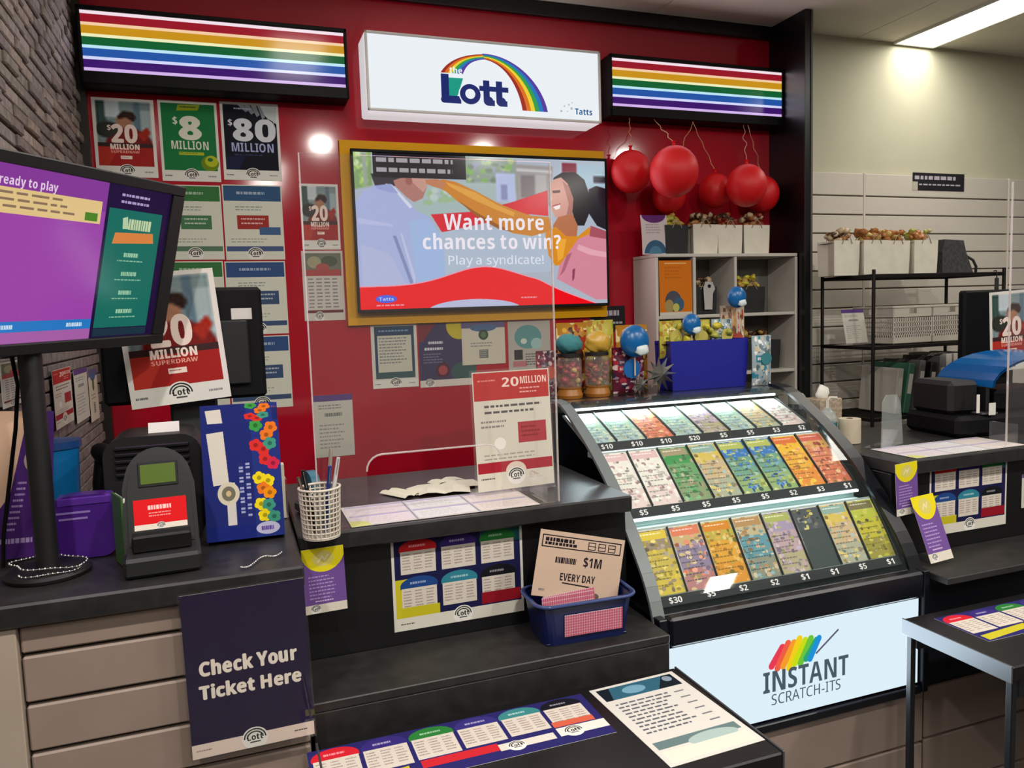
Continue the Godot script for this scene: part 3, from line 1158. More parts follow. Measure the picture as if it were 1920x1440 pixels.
func art_scratch_sign() -> Image:
	var im := canvas(1400, 420, Color(0.86, 0.93, 0.97))
	var c := [Color(0.90, 0.22, 0.32), Color(0.93, 0.36, 0.26), Color(0.95, 0.60, 0.16), Color(0.94, 0.80, 0.08), Color(0.78, 0.86, 0.06), Color(0.42, 0.76, 0.22), Color(0.14, 0.64, 0.46)]
	for i in 7:
		stroke(im, pv([536 + i * 32, 190 - absf(i - 3) * 5 + (i % 2) * 10, 594 + i * 32, 84 + absf(i - 3) * 5 - (i % 2) * 8]), 33, c[i])
	stroke(im, pv([750, 180, 800, 92]), 30, Color(0.10, 0.56, 0.84))
	stroke(im, pv([786, 160, 910, 72]), 9, Color(0.34, 0.34, 0.42))
	var ink := Color(0.28, 0.34, 0.38)
	words(im, "INSTANT", 490, 200, 482, 96, ink)
	words(im, "SCRATCH-ITS", 536, 308, 390, 50, ink, false)
	return im


func art_ticket(key: String) -> Image:
	var r := RandomNumberGenerator.new()
	r.seed = key.hash()
	var pal: Array = {
		"ticket_gold": [Color(0.72, 0.66, 0.30), Color(0.80, 0.72, 0.24), Color(0.55, 0.50, 0.42)],
		"ticket_plum": [Color(0.52, 0.48, 0.58), Color(0.80, 0.46, 0.34), Color(0.72, 0.64, 0.44)],
		"ticket_amber": [Color(0.80, 0.60, 0.20), Color(0.78, 0.50, 0.14), Color(0.68, 0.64, 0.26)],
		"ticket_sea": [Color(0.36, 0.56, 0.60), Color(0.66, 0.52, 0.34), Color(0.70, 0.66, 0.52)],
		"ticket_lilac": [Color(0.68, 0.60, 0.62), Color(0.62, 0.66, 0.36), Color(0.60, 0.56, 0.66)],
		"ticket_slate": [Color(0.28, 0.31, 0.32), Color(0.66, 0.62, 0.24), Color(0.28, 0.31, 0.32)],
		"ticket_sand": [Color(0.74, 0.66, 0.52), Color(0.52, 0.64, 0.60), Color(0.78, 0.70, 0.34)],
		"ticket_lime": [Color(0.70, 0.68, 0.20), Color(0.44, 0.42, 0.28), Color(0.66, 0.70, 0.24)],
		"ticket_green": [Color(0.40, 0.60, 0.40), Color(0.60, 0.56, 0.44), Color(0.24, 0.56, 0.30)],
		"ticket_white": [Color(0.84, 0.84, 0.80), Color(0.82, 0.70, 0.70), Color(0.86, 0.86, 0.82)],
		"ticket_blue": [Color(0.42, 0.60, 0.50), Color(0.66, 0.70, 0.36), Color(0.22, 0.44, 0.70)],
		"ticket_orange": [Color(0.84, 0.64, 0.24), Color(0.80, 0.42, 0.20), Color(0.86, 0.70, 0.18)],
		"ticket_coral": [Color(0.80, 0.50, 0.36), Color(0.76, 0.38, 0.30), Color(0.78, 0.62, 0.34)],
		"ticket_mint": [Color(0.60, 0.74, 0.66), Color(0.62, 0.70, 0.74), Color(0.70, 0.74, 0.60)],
	}.get(key, [Color(0.7, 0.7, 0.6), Color(0.6, 0.5, 0.4), Color(0.5, 0.6, 0.6)])
	var im := canvas(160, 260, pal[0])
	box(im, 0, 0, 160, 84, pal[2])
	box(im, 0, 176, 160, 84, pal[1].lerp(pal[0], 0.5))
	for i in 90:
		var c: Color = pal[r.randi() % 3]
		c = c.lightened(r.randf() * 0.35) if r.randf() < 0.6 else c.darkened(r.randf() * 0.4)
		oval(im, r.randf() * 160, r.randf() * 260, r.randf_range(4, 15), r.randf_range(3, 11), c)
	if key == "ticket_slate":
		box(im, 0, 96, 160, 164, Color(0.24, 0.28, 0.28))
	else:
		for i in 6:
			lines(im, 12, 100 + i * 24, 136, 12, 1, pal[0].darkened(0.35), i + 3)
		box(im, 8, 8, 144, 34, pal[1])
		lines(im, 18, 16, 124, 14, 1, pal[1].lightened(0.6), 7, 1.0)
	box(im, 0, 0, 160, 3, Color(0.85, 0.85, 0.82))
	box(im, 0, 0, 4, 260, Color(0.78, 0.78, 0.75))
	return im


func price_band(prices: Array) -> Image:
	var im := canvas(1400, 48, Color(0.16, 0.17, 0.18))
	for i in prices.size():
		var w: float = 22.0 * prices[i].length()
		words(im, prices[i], 1400.0 * (i + 0.93) / 8.0 - w - 30.0, 8, w, 32, Color(0.86, 0.87, 0.86))
	return im


func art_price_low() -> Image:
	return price_band(["$30", "$5", "$2", "$2", "$1", "$1", "$5", "$1"])


func art_price_mid() -> Image:
	return price_band(["$5", "$5", "$5", "$5", "$5", "$2", "$3", "$1"])


func art_price_top() -> Image:
	return price_band(["$10", "$10", "$10", "$20", "$5", "$5", "$3", "$2"])


func art_leaflet_box() -> Image:
	var im := canvas(300, 480, Color(0.11, 0.15, 0.42))
	box(im, 190, 0, 110, 480, Color(0.13, 0.19, 0.48))
	shape(im, pv([20, 40, 84, 34, 96, 250, 36, 254]), Color(0.82, 0.80, 0.74))
	box(im, 84, 246, 34, 220, Color(0.80, 0.78, 0.76))
	oval(im, 92, 290, 42, 48, Color(0.80, 0.77, 0.68))
	oval(im, 92, 290, 26, 30, Color(0.44, 0.42, 0.36))
	oval(im, 92, 290, 10, 12, Color(0.80, 0.70, 0.52))
	box(im, 0, 420, 190, 60, Color(0.09, 0.14, 0.44))
	for i in 2:
		for j in 16:
			box(im, 136 + i * 26, 170 + j * 14, 16, 9, Color(0.62, 0.64, 0.78) if (j + i) % 3 else Color(0.16, 0.18, 0.40))
	var r := RandomNumberGenerator.new()
	r.seed = 4
	for p in [[210, 18, 0], [250, 60, 1], [206, 100, 2], [236, 118, 2], [262, 96, 3], [240, 160, 2], [270, 180, 4], [212, 236, 5], [246, 250, 5], [226, 280, 1], [250, 300, 6], [214, 344, 5], [244, 350, 3], [226, 392, 5], [262, 400, 3], [268, 30, 1]]:
		var c: Color = [Color(0.22, 0.60, 0.26), Color(0.90, 0.46, 0.12), Color(0.84, 0.18, 0.16), Color(0.24, 0.58, 0.48), Color(0.80, 0.14, 0.28), Color(0.92, 0.82, 0.10), Color(0.92, 0.56, 0.06)][p[2]]
		for k in 5:
			var a: float = TAU * k / 5.0 + p[0]
			oval(im, p[0] + cos(a) * 14, p[1] + sin(a) * 14, 13, 13, c)
		oval(im, p[0], p[1], 9, 9, c.darkened(0.3))
	oval(im, 236, 444, 46, 26, Color(0.72, 0.72, 0.82))
	lines(im, 210, 436, 54, 44, 1, Color(0.36, 0.24, 0.60), 3, 1.0)
	return im


func art_checker_label() -> Image:
	var im := canvas(300, 190, Color(0.86, 0.10, 0.12))
	lines(im, 80, 40, 150, 70, 1, Color(0.95, 0.80, 0.78), 3, 1.0)
	lines(im, 84, 84, 140, 18, 2, Color(0.93, 0.62, 0.60), 5, 1.0)
	box(im, 0, 156, 300, 34, Color(0.90, 0.86, 0.80))
	badge(im, 150, 172, 22)
	return im


func art_cardboard() -> Image:
	var im := canvas(420, 300, Color(0.76, 0.66, 0.58))
	var r := RandomNumberGenerator.new()
	r.seed = 9
	for i in 220:
		box(im, r.randf() * 420, r.randf() * 300, r.randf_range(6, 40), 1, Color(0.76, 0.66, 0.58).darkened(r.randf() * 0.08))
	var pen := Color(0.12, 0.09, 0.12)
	for e in [[14, 20, 390, 5], [14, 72, 390, 5], [14, 20, 5, 56], [400, 20, 5, 56]]:
		box(im, e[0], e[1], e[2], e[3], pen)
	lines(im, 30, 32, 160, 46, 1, pen, 3, 1.0)
	lines(im, 30, 52, 160, 34, 1, pen, 4, 1.0)
	for i in 3:
		for e in [[0, 0, 36, 4], [0, 16, 36, 4], [0, 32, 36, 4], [0, 0, 4, 34], [34, 0, 4, 34]]:
			box(im, 240 + i * 50 + e[0], 32 + e[1], e[2], e[3], pen)
	lines(im, 90, 116, 104, 70, 1, pen, 12, 1.0)
	words(im, "$1M", 228, 100, 90, 52, pen)
	words(im, "EVERY DAY", 124, 186, 172, 34, pen)
	stroke(im, pv([140, 230, 280, 238]), 6, pen)
	lines(im, 30, 264, 30, 30, 1, pen.lightened(0.4), 2, 1.0)
	oval(im, 306, 276, 20, 14, Color(0.40, 0.34, 0.32))
	return im


func art_orange_card() -> Image:
	var im := canvas(240, 340, Color(0.80, 0.44, 0.08))
	box(im, 40, 14, 160, 6, Color(0.9, 0.75, 0.5))
	lines(im, 40, 40, 160, 20, 4, Color(0.72, 0.38, 0.06), 2)
	oval(im, 100, 250, 60, 64, Color(0.30, 0.30, 0.34))
	oval(im, 70, 280, 34, 40, Color(0.62, 0.54, 0.34))
	oval(im, 140, 270, 40, 44, Color(0.24, 0.36, 0.44))
	oval(im, 120, 290, 24, 26, Color(0.72, 0.70, 0.36))
	box(im, 0, 318, 240, 22, Color(0.78, 0.76, 0.70))
	return im


func art_rack_leaflet() -> Image:
	var im := canvas(240, 300, Color(0.78, 0.74, 0.74))
	oval(im, 120, 0, 110, 60, Color(0.36, 0.16, 0.42))
	lines(im, 40, 70, 160, 20, 4, Color(0.62, 0.55, 0.60), 3)
	oval(im, 120, 292, 100, 100, Color(0.22, 0.36, 0.48), 0, 180)
	oval(im, 120, 296, 60, 60, Color(0.30, 0.48, 0.58), 0, 180)
	return im


func art_name_strip() -> Image:
	var im := canvas(400, 130, Color(0.16, 0.15, 0.17))
	lines(im, 16, 22, 368, 70, 1, Color(0.72, 0.70, 0.74), 8, 1.0)
	box(im, 0, 66, 40, 64, Color(0.74, 0.71, 0.66))
	lines(im, 50, 80, 330, 30, 1, Color(0.70, 0.68, 0.72), 4, 1.0)
	return im


func art_slip_mat() -> Image:
	var im := canvas(600, 240, Color(0.76, 0.74, 0.72))
	for i in 3:
		for j in 2:
			box(im, 10 + i * 198, 8 + j * 116, 186, 104, [Color(0.80, 0.76, 0.78), Color(0.80, 0.80, 0.80), Color(0.82, 0.78, 0.76)][i])
			box(im, 10 + i * 198, 8 + j * 116, 186, 16, Color(0.66, 0.62, 0.74))
			lines(im, 24 + i * 198, 36 + j * 116, 160, 14, 5, Color(0.72, 0.70, 0.68), i * 2 + j)
	for i in 2:
		box(im, 198 + i * 198, 0, 6, 240, Color(0.55, 0.55, 0.62))
	oval(im, 16, 226, 44, 44, Color(0.76, 0.76, 0.46))
	return im


func art_purple_standee() -> Image:
	var im := canvas(220, 560, Color(0.26, 0.12, 0.40))
	shape(im, pv([0, 0, 130, 0, 70, 320, 0, 420]), Color(0.80, 0.66, 0.56))
	oval(im, 150, 190, 34, 44, Color(0.62, 0.56, 0.52))
	oval(im, 150, 190, 18, 26, Color(0.30, 0.26, 0.24))
	for i in 9:
		lines(im, 96 - i * 5, 270 + i * 22, 46, 20, 1, Color(0.62, 0.54, 0.72), i)
	lines(im, 40, 484, 130, 50, 1, Color(0.62, 0.54, 0.72), 8, 1.0)
	return im


func art_check_cloth() -> Image:
	var im := canvas(480, 160, Color(0.72, 0.34, 0.42))
	for i in 25:
		box(im, i * 20, 0, 4, 160, Color(0.76, 0.58, 0.64))
	for j in 9:
		box(im, 0, j * 20, 480, 4, Color(0.74, 0.54, 0.60))
	for i in 24:
		for j in 8:
			box(im, i * 20, j * 20, 5, 5, Color(0.88, 0.78, 0.80))
	return im


# bright all-over print of sweets packets
func packet_art(pal: Array, s: int) -> Image:
	var r := RandomNumberGenerator.new()
	r.seed = s
	var im := canvas(160, 220, pal[0])
	for i in 110:
		var c: Color = pal[r.randi() % pal.size()]
		if i % 3 == 0:
			shape(im, pv([r.randf() * 160, r.randf() * 220, r.randf() * 160, r.randf() * 220, r.randf() * 160, r.randf() * 220]), c) if i < 20 else box(im, r.randf() * 160, r.randf() * 220, r.randf_range(6, 26), r.randf_range(4, 14), c)
		else:
			oval(im, r.randf() * 160, r.randf() * 220, r.randf_range(4, 16), r.randf_range(4, 14), c)
	box(im, 20, 86, 120, 30, pal[1])
	lines(im, 28, 94, 104, 34, 1, pal[2], s, 1.0)
	return im


func art_packet_citrus() -> Image:
	return packet_art([Color(0.70, 0.66, 0.28), Color(0.82, 0.78, 0.34), Color(0.46, 0.52, 0.18), Color(0.86, 0.84, 0.66), Color(0.66, 0.46, 0.20)], 31)


func art_packet_berry() -> Image:
	return packet_art([Color(0.36, 0.12, 0.20), Color(0.62, 0.18, 0.24), Color(0.80, 0.72, 0.70), Color(0.18, 0.16, 0.24), Color(0.55, 0.48, 0.52)], 32)


func art_packet_honey() -> Image:
	return packet_art([Color(0.66, 0.46, 0.16), Color(0.80, 0.62, 0.22), Color(0.26, 0.14, 0.10), Color(0.84, 0.78, 0.56), Color(0.60, 0.20, 0.12)], 33)


func art_packet_frost() -> Image:
	return packet_art([Color(0.60, 0.66, 0.68), Color(0.20, 0.50, 0.58), Color(0.88, 0.88, 0.86), Color(0.34, 0.42, 0.46), Color(0.74, 0.70, 0.62)], 34)


func art_packet_fleck() -> Image:
	return packet_art([Color(0.74, 0.66, 0.58), Color(0.66, 0.26, 0.20), Color(0.84, 0.80, 0.72), Color(0.44, 0.30, 0.22), Color(0.72, 0.56, 0.34)], 35)


# ---------------------------------------------------------------- the room

func slab(called: String, lo: Vector3, hi: Vector3, m: Material) -> MeshInstance3D:
	var s := hi - lo
	return struct(called, cbox(s.x, s.y, s.z, 0.001), m, (lo + hi) / 2.0)


func build_room() -> void:
	var plaster := grained("plaster", Color(0.77, 0.76, 0.66), 0.85, 0.03, 0.7)
	slab("floor", Vector3(-2.1, -0.1, -0.2), Vector3(5.4, 0, 6.1), grained("vinyl_floor", Color(0.27, 0.26, 0.25), 0.6, 0.12, 1.5))
	# ceiling: sheets on a slab with open seams between them
	var ceil := slab("ceiling", Vector3(-2.1, CEIL + 0.010, -0.2), Vector3(5.4, CEIL + 0.1, 6.1), mat("ceiling_gap", Color(0.42, 0.40, 0.37), 0.9))
	var board := grained("ceiling_board", Color(0.90, 0.87, 0.81), 0.9, 0.03, 0.8)
	var xs := [-2.1, -0.6, 0.6, 1.8, 2.92, 4.12, 5.4]
	for i in xs.size() - 1:
		for j in 3:
			var lo := Vector3(xs[i] + 0.002, CEIL, -0.2 + j * 2.1 + 0.002)
			var hi := Vector3(xs[i + 1] - 0.002, CEIL + 0.0095, -0.2 + (j + 1) * 2.1 - 0.002)
			var s := hi - lo
			part(ceil, "ceiling_sheet", cbox(s.x, s.y, s.z, 0.001), board, (lo + hi) / 2.0 - ceil.position)
	var red := mat("red_laminate", Color(0.67, 0.07, 0.15), 0.09)
	slab("wall_back", Vector3(-0.55, 0, -0.1), Vector3(2.45, CEIL, 0), red)
	# black edging of the feature wall: top band, right return, left strip
	var black := mat("black_laminate", Color(0.045, 0.045, 0.058), 0.35)
	slab("trim_1", Vector3(-0.45, 2.712, 0.0005), Vector3(2.41, CEIL - 0.0005, 0.022), black)
	var ret := slab("trim_2", Vector3(2.411, 0, 0.0005), Vector3(2.449, CEIL - 0.0005, 0.240), black)
	part(ret, "edge_strip", cbox(0.010, CEIL - 0.004, 0.004, 0.001), mat("grey_edging", Color(0.34, 0.34, 0.33), 0.5), Vector3(0.016, 0, 0.122))
	slab("trim_3", Vector3(-0.450, 0, 0.0005), Vector3(-0.418, CEIL - 0.0005, 0.030), mat("brown_trim", Color(0.14, 0.12, 0.10), 0.5))
	# slat wall with plaster above
	var wr := slab("wall_right", Vector3(2.45, 0, -0.1), Vector3(5.4, CEIL, 0), plaster)
	var slat := grained("slat_board", Color(0.82, 0.79, 0.74), 0.55, 0.02, 1.0)
	var gap := mat("slat_groove", Color(0.58, 0.54, 0.50), 0.8)
	var backing := part(wr, "slat_backing", cbox(2.94, 2.13, 0.004, 0.001), gap, Vector3(3.92, 1.065, 0.0025) - wr.position)
	backing.position = Vector3(3.92, 1.065, 0.0025) - wr.position
	for c in [[2.452, 2.955], [2.968, 3.938], [3.951, 5.39]]:
		for k in 22:
			var y1 := 2.130 if k == 0 else 2.018 - (k - 1) * 0.0905
			var y0 := 2.018 - k * 0.0905
			if y0 < 0.02:
				continue
			var w: float = c[1] - c[0]
			part(wr, "slat", cbox(w, y1 - y0 - 0.007, 0.016, 0.002), slat, Vector3((c[0] + c[1]) / 2, (y0 + y1) / 2, 0.012) - wr.position)
	for x in [2.9615, 3.9445]:
		part(wr, "joint_strip", cbox(0.012, 2.13, 0.018, 0.002), mat("joint_strip", Color(0.84, 0.81, 0.76), 0.5), Vector3(x, 1.065, 0.013) - wr.position)
	build_stone_wall()
	var shop := grained("shop_paint", Color(0.46, 0.44, 0.42), 0.85, 0.05, 0.7)
	slab("wall_return", Vector3(-2.1, 0, 1.17), Vector3(-0.551, CEIL, 1.27), shop)
	slab("wall_west", Vector3(-2.2, 0, 1.27), Vector3(-2.1, CEIL, 6.1), shop)
	slab("wall_rear", Vector3(-2.1, 0, 6.1), Vector3(5.4, CEIL, 6.2), shop)
	slab("wall_east", Vector3(5.4, 0, -0.1), Vector3(5.5, CEIL, 6.1), shop)


# split-stone cladding on the side wall: thin courses, uneven faces
func build_stone_wall() -> void:
	var wl := slab("wall_left", Vector3(-0.55, 0, 0.0005), Vector3(-0.452, CEIL, 1.27), grained("stone_mortar", Color(0.20, 0.17, 0.16), 0.95, 0.2, 4.0))
	var tones := []
	for i in 7:
		tones.append(grained("stone_%d" % i, [Color(0.52, 0.47, 0.44), Color(0.45, 0.39, 0.36), Color(0.58, 0.52, 0.48), Color(0.49, 0.45, 0.43), Color(0.41, 0.36, 0.34), Color(0.55, 0.48, 0.42), Color(0.47, 0.43, 0.38)][i], 0.75, 0.22, 6.0, 0.4))
	var shapes := []
	for i in 6:
		var st := fresh()
		var d := 0.010 + 0.004 * (i % 3)
		var l := 0.108 + 0.006 * (i % 2)
		add_cbox(st, Vector3(d / 2, 0, 0), Vector3(d, 0.0295, l), 0.004)
		shapes.append(st.commit())
	var low := fresh()
	for row in 53:
		var y := CEIL - 0.018 - row * 0.034
		for col in 11:
			var z := 0.064 + col * 0.118 + (0.059 if row % 2 else 0.0)
			if z > 1.24:
				continue
			if row < 26:
				part(wl, "stone", shapes[rng.randi() % 6], tones[rng.randi() % 7], Vector3(-0.452, y, z) - wl.position)
			else:
				add_cbox(low, Vector3(-0.447, y, z) - wl.position, Vector3(0.011, 0.0295, 0.11), 0.003)
	var o := part(wl, "lower_stones", low.commit(), tones[3])
	o.set_meta("kind", "stuff")


# ---------------------------------------------------------------- what hangs on the red wall

func build_wall_fixtures() -> void:
	var black := matte_black()
	# two striped light boxes
	for b in [[-0.412, "rainbow-striped light box beside the stone wall"], [1.541, "rainbow-striped light box above the red balloons"]]:
		var t := thing("light_box", b[1], "light box", Vector3(b[0] + 0.433, 2.432, 0.0), 0.0, "striped light boxes")
		part(t, "housing", cbox(0.878, 0.250, 0.092, 0.004), black, Vector3(0, 0, 0.047))
		for s in [-1, 1]:
			part(t, "frame_rail", cbox(0.878, 0.014 if s > 0 else 0.040, 0.012, 0.002), black, Vector3(0, 0.118 if s > 0 else -0.105, 0.099))
			part(t, "frame_stile", cbox(0.010, 0.250, 0.012, 0.002), black, Vector3(s * 0.434, 0, 0.099))
		var f := part(t, "striped_light_panel", sheet_mesh(0.856, 0.195, 0.0, 0.004), null, Vector3(0, 0.0125, 0.0985))
		dress_sheet(f, "rainbow_stripes", 0.95)
		area_light("light_box_glow", Vector3(b[0] + 0.433, 2.444, 0.108), Vector2(0.85, 0.19), 0.10, Color(0.9, 0.85, 0.9), Vector3(0, 0, 1))
	# white sign with the rainbow arch
	var s := thing("illuminated_sign", "white illuminated sign with a rainbow arch above the television", "sign", Vector3(0.9935, 2.4025, 0.0))
	part(s, "light_cabinet", cbox(0.951, 0.284, 0.138, 0.006), glow("sign_cabinet", Color(0.95, 0.94, 0.96), 0.62), Vector3(0, 0, 0.070))
	dress_sheet(part(s, "lit_face", sheet_mesh(0.930, 0.264, 0.0, 0.003), null, Vector3(0, 0, 0.1435)), "arch_sign", 0.98)
	for k in [-1, 1]:
		part(s, "face_trim", cbox(0.951, 0.009, 0.008, 0.002), mat("white_metal", Color(0.85, 0.85, 0.83), 0.4), Vector3(0, k * 0.1375, 0.144))
		part(s, "face_trim", cbox(0.009, 0.284, 0.008, 0.002), mat("white_metal", Color(0.85, 0.85, 0.83), 0.4), Vector3(k * 0.471, 0, 0.144))
	area_light("sign_glow", Vector3(0.9935, 2.4025, 0.152), Vector2(0.92, 0.26), 0.35, Color(0.96, 0.97, 1.0), Vector3(0, 0, 1))
	# television on a yellow backing
	single("yellow_surround", "yellow board framing the television on the red wall", "frame", prism([Vector2(-0.558, -0.352), Vector2(0.558, -0.352), Vector2(0.558, 0.352), Vector2(-0.558, 0.352)], 0.018), flat("yellow_board", Color(0.86, 0.62, 0.03), 0.45), Vector3(0.983, 1.826, 0.0095))
	var tv := thing("television", "wide flat television showing an advertisement with a red wave", "television", Vector3(0.996, 1.830, 0.020))
	part(tv, "back_shell", cbox(1.06, 0.600, 0.030, 0.006), black, Vector3(0, 0, 0.016))
	for k in [-1, 1]:
		part(tv, "bezel", cbox(1.074, 0.012, 0.016, 0.002), black, Vector3(0, k * 0.303, 0.034))
		part(tv, "bezel", cbox(0.010, 0.618, 0.016, 0.002), black, Vector3(k * 0.532, 0, 0.034))
	dress_sheet(part(tv, "screen", sheet_mesh(1.054, 0.594, 0.0, 0.004), null, Vector3(0, 0, 0.0385)), "television", 0.95)
	area_light("television_glow", Vector3(0.996, 1.830, 0.066), Vector2(1.04, 0.58), 0.35, Color(0.95, 0.85, 0.90), Vector3(0, 0, 1))
	# balloons on ribbons hung from the right light box
	var rubber := mat("red_balloon", Color(0.84, 0.05, 0.08), 0.48)
	rubber.subsurf_scatter_enabled = true
	rubber.subsurf_scatter_strength = 0.15
	var ribbon_m := mat("gold_ribbon", Color(0.80, 0.62, 0.46), 0.35, 0.3)
	var bl := [[1183, 322, 40, 0.096, 1180, "large red balloon beside the television's top right corner"], [1264, 322, 46, 0.30, 1226, "largest red balloon, hanging in front of its neighbours"], [1341, 358, 34, 0.10, 1298, "red balloon hanging low over the white gift bags"],
		[1400, 348, 40, 0.26, 1394, "round red balloon second from the black side panel"], [1428, 364, 37, 0.09, 1402, "red balloon half hidden, nearest the black side panel"], [1254, 368, 34, 0.076, 1300, "red balloon tucked under the largest balloon"]]
	for b in bl:
		var at := onz(b[0], b[1], b[3])
		var r: float = b[2] / FOCAL * 3.05
		var t := thing("balloon", b[5], "balloon", at, 0.0, "red balloons")
		part(t, "rubber_skin", blob(r, r * 1.06, r, 0.0, 1, 28, 18), rubber)
		part(t, "knot", lathe([[0.004, r * 1.05], [0.007, r * 1.06 + 0.004], [0.004, r * 1.06 + 0.010], [0.010, r * 1.06 + 0.018], [0.0, r * 1.06 + 0.016]], 10), rubber)
		var hook := onz(b[4], 226, 0.09)
		hook.y = 2.305
		var pts := []
		for i in 15:
			var u := i / 14.0
			var p := Vector3(0, r * 1.06 + 0.012, 0).lerp(hook - at, u)
			p += Vector3(sin(u * 19.0 + b[0]) * 0.007, 0, cos(u * 15.0) * 0.006) * sin(PI * u)
			pts.append(p)
		part(t, "ribbon", tube(pts, 0.0016, 5), ribbon_m)


# ---------------------------------------------------------------- counters

func boards(t: Node3D, x0: float, x1: float, tops: Array, z: float, m: Material) -> void:
	for i in tops.size() - 1:
		span(t, "board", Vector3(x0, tops[i + 1] + 0.007, z), Vector3(x1, tops[i], z + 0.016), m, 0.003)


func build_counters() -> void:
	var top_m := grained("charcoal_laminate", Color(0.125, 0.122, 0.122), 0.38, 0.10, 3.0)
	var black := mat("counter_black", Color(0.040, 0.040, 0.048), 0.42)
	var ledge_m := grained("ledge_laminate", Color(0.11, 0.105, 0.10), 0.5, 0.10, 3.0)
	var taupe := grained("taupe_board", Color(0.56, 0.49, 0.445), 0.5, 0.03, 1.4)
	var groove := mat("board_groove", Color(0.20, 0.17, 0.15), 0.8)
	# left: slat-fronted ticket checking counter
	var a := thing("counter_cabinet", "taupe slat-fronted counter cabinet under the ticket checker", "counter", Vector3(-0.17, 0, 1.3))
	var o := Vector3(-0.17, 0, 1.3)
	span(a, "carcass", Vector3(-0.445, 0, 1.02) - o, Vector3(0.095, 1.008, 1.572) - o, groove)
	var tops := [1.004]
	for k in 11:
		tops.append(0.950 - k * 0.0865)
	boards(a, -0.366 - o.x, 0.093 - o.x, tops, 1.572 - o.z, taupe)
	span(a, "corner_post", Vector3(-0.446, 0, 1.573) - o, Vector3(-0.369, 1.006, 1.600) - o, grained("pale_post", Color(0.66, 0.60, 0.54), 0.5, 0.03, 1.4))
	single("worktop", "charcoal worktop carrying the ticket checker and the tilted monitor", "worktop", cbox(0.545, 0.040, 0.60, 0.004), top_m, Vector3(-0.1745, CT - 0.021, 1.310))
	# middle: black serving counter with a bag ledge
	var b := thing("counter_cabinet", "black serving counter cabinet with bag ledge, below the clear screen", "counter", Vector3(0.5, 0, 1.2))
	o = Vector3(0.5, 0, 1.2)
	span(b, "carcass", Vector3(0.102, 0, 0.90) - o, Vector3(0.893, 1.008, 1.370) - o, black)
	span(b, "ledge_base", Vector3(0.102, 0, 1.371) - o, Vector3(0.893, 0.742, 1.570) - o, ledge_m)
	span(b, "bag_ledge", Vector3(0.102, 0.743, 1.371) - o, Vector3(0.893, 0.762, 1.572) - o, ledge_m)
	single("worktop", "charcoal worktop under the clear screen and playslip mat", "worktop", cbox(0.790, 0.040, 0.56, 0.004), top_m, Vector3(0.498, CT - 0.021, 1.128))
	# right: the same again beyond the display case
	var c := thing("counter_cabinet", "black serving counter cabinet right of the display case", "counter", Vector3(2.2, 0, 1.2))
	o = Vector3(2.2, 0, 1.2)
	span(c, "carcass", Vector3(1.745, 0, 0.95) - o, Vector3(2.95, 1.008, 1.372) - o, black)
	span(c, "ledge_base", Vector3(1.745, 0, 1.373) - o, Vector3(2.95, 0.742, 1.478) - o, black)
	span(c, "bag_ledge", Vector3(1.745, 0.743, 1.373) - o, Vector3(2.95, 0.762, 1.565) - o, ledge_m)
	span(c, "kick_panel", Vector3(1.745, 0.432, 1.479) - o, Vector3(2.95, 0.742, 1.492) - o, mat("navy_panel", Color(0.045, 0.05, 0.085), 0.4))
	boards(c, 1.747 - o.x, 2.948 - o.x, [0.428, 0.274, 0.120, -0.034], 1.479 - o.z, taupe)
	single("worktop", "charcoal worktop under the black lottery terminal", "worktop", cbox(1.205, 0.040, 0.52, 0.004), top_m, Vector3(2.3475, CT - 0.021, 1.150))


# ---------------------------------------------------------------- curved scratch ticket case

func case_curve(n: int, off := 0.0) -> Array:
	var c := Curve2D.new()
	for p in [[0.900, 1.232], [0.975, 1.222], [1.075, 1.170], [1.165, 1.116], [1.262, 1.044], [1.335, 0.972], [1.402, 0.898], [1.450, 0.838], [1.484, 0.772], [1.503, 0.700]]:
		c.add_point(Vector2(p[0], p[1]))
	var out := []
	var len_ := c.get_baked_length()
	for i in n + 1:
		var p := c.sample_baked(len_ * i / n, true)
		var q := c.sample_baked(minf(len_ * i / n + 0.01, len_), true) - c.sample_baked(maxf(len_ * i / n - 0.01, 0), true)
		var nn := Vector2(-q.y, q.x).normalized()
		if nn.y < 0:
			nn = -nn
		out.append(p - nn * off)
	return out


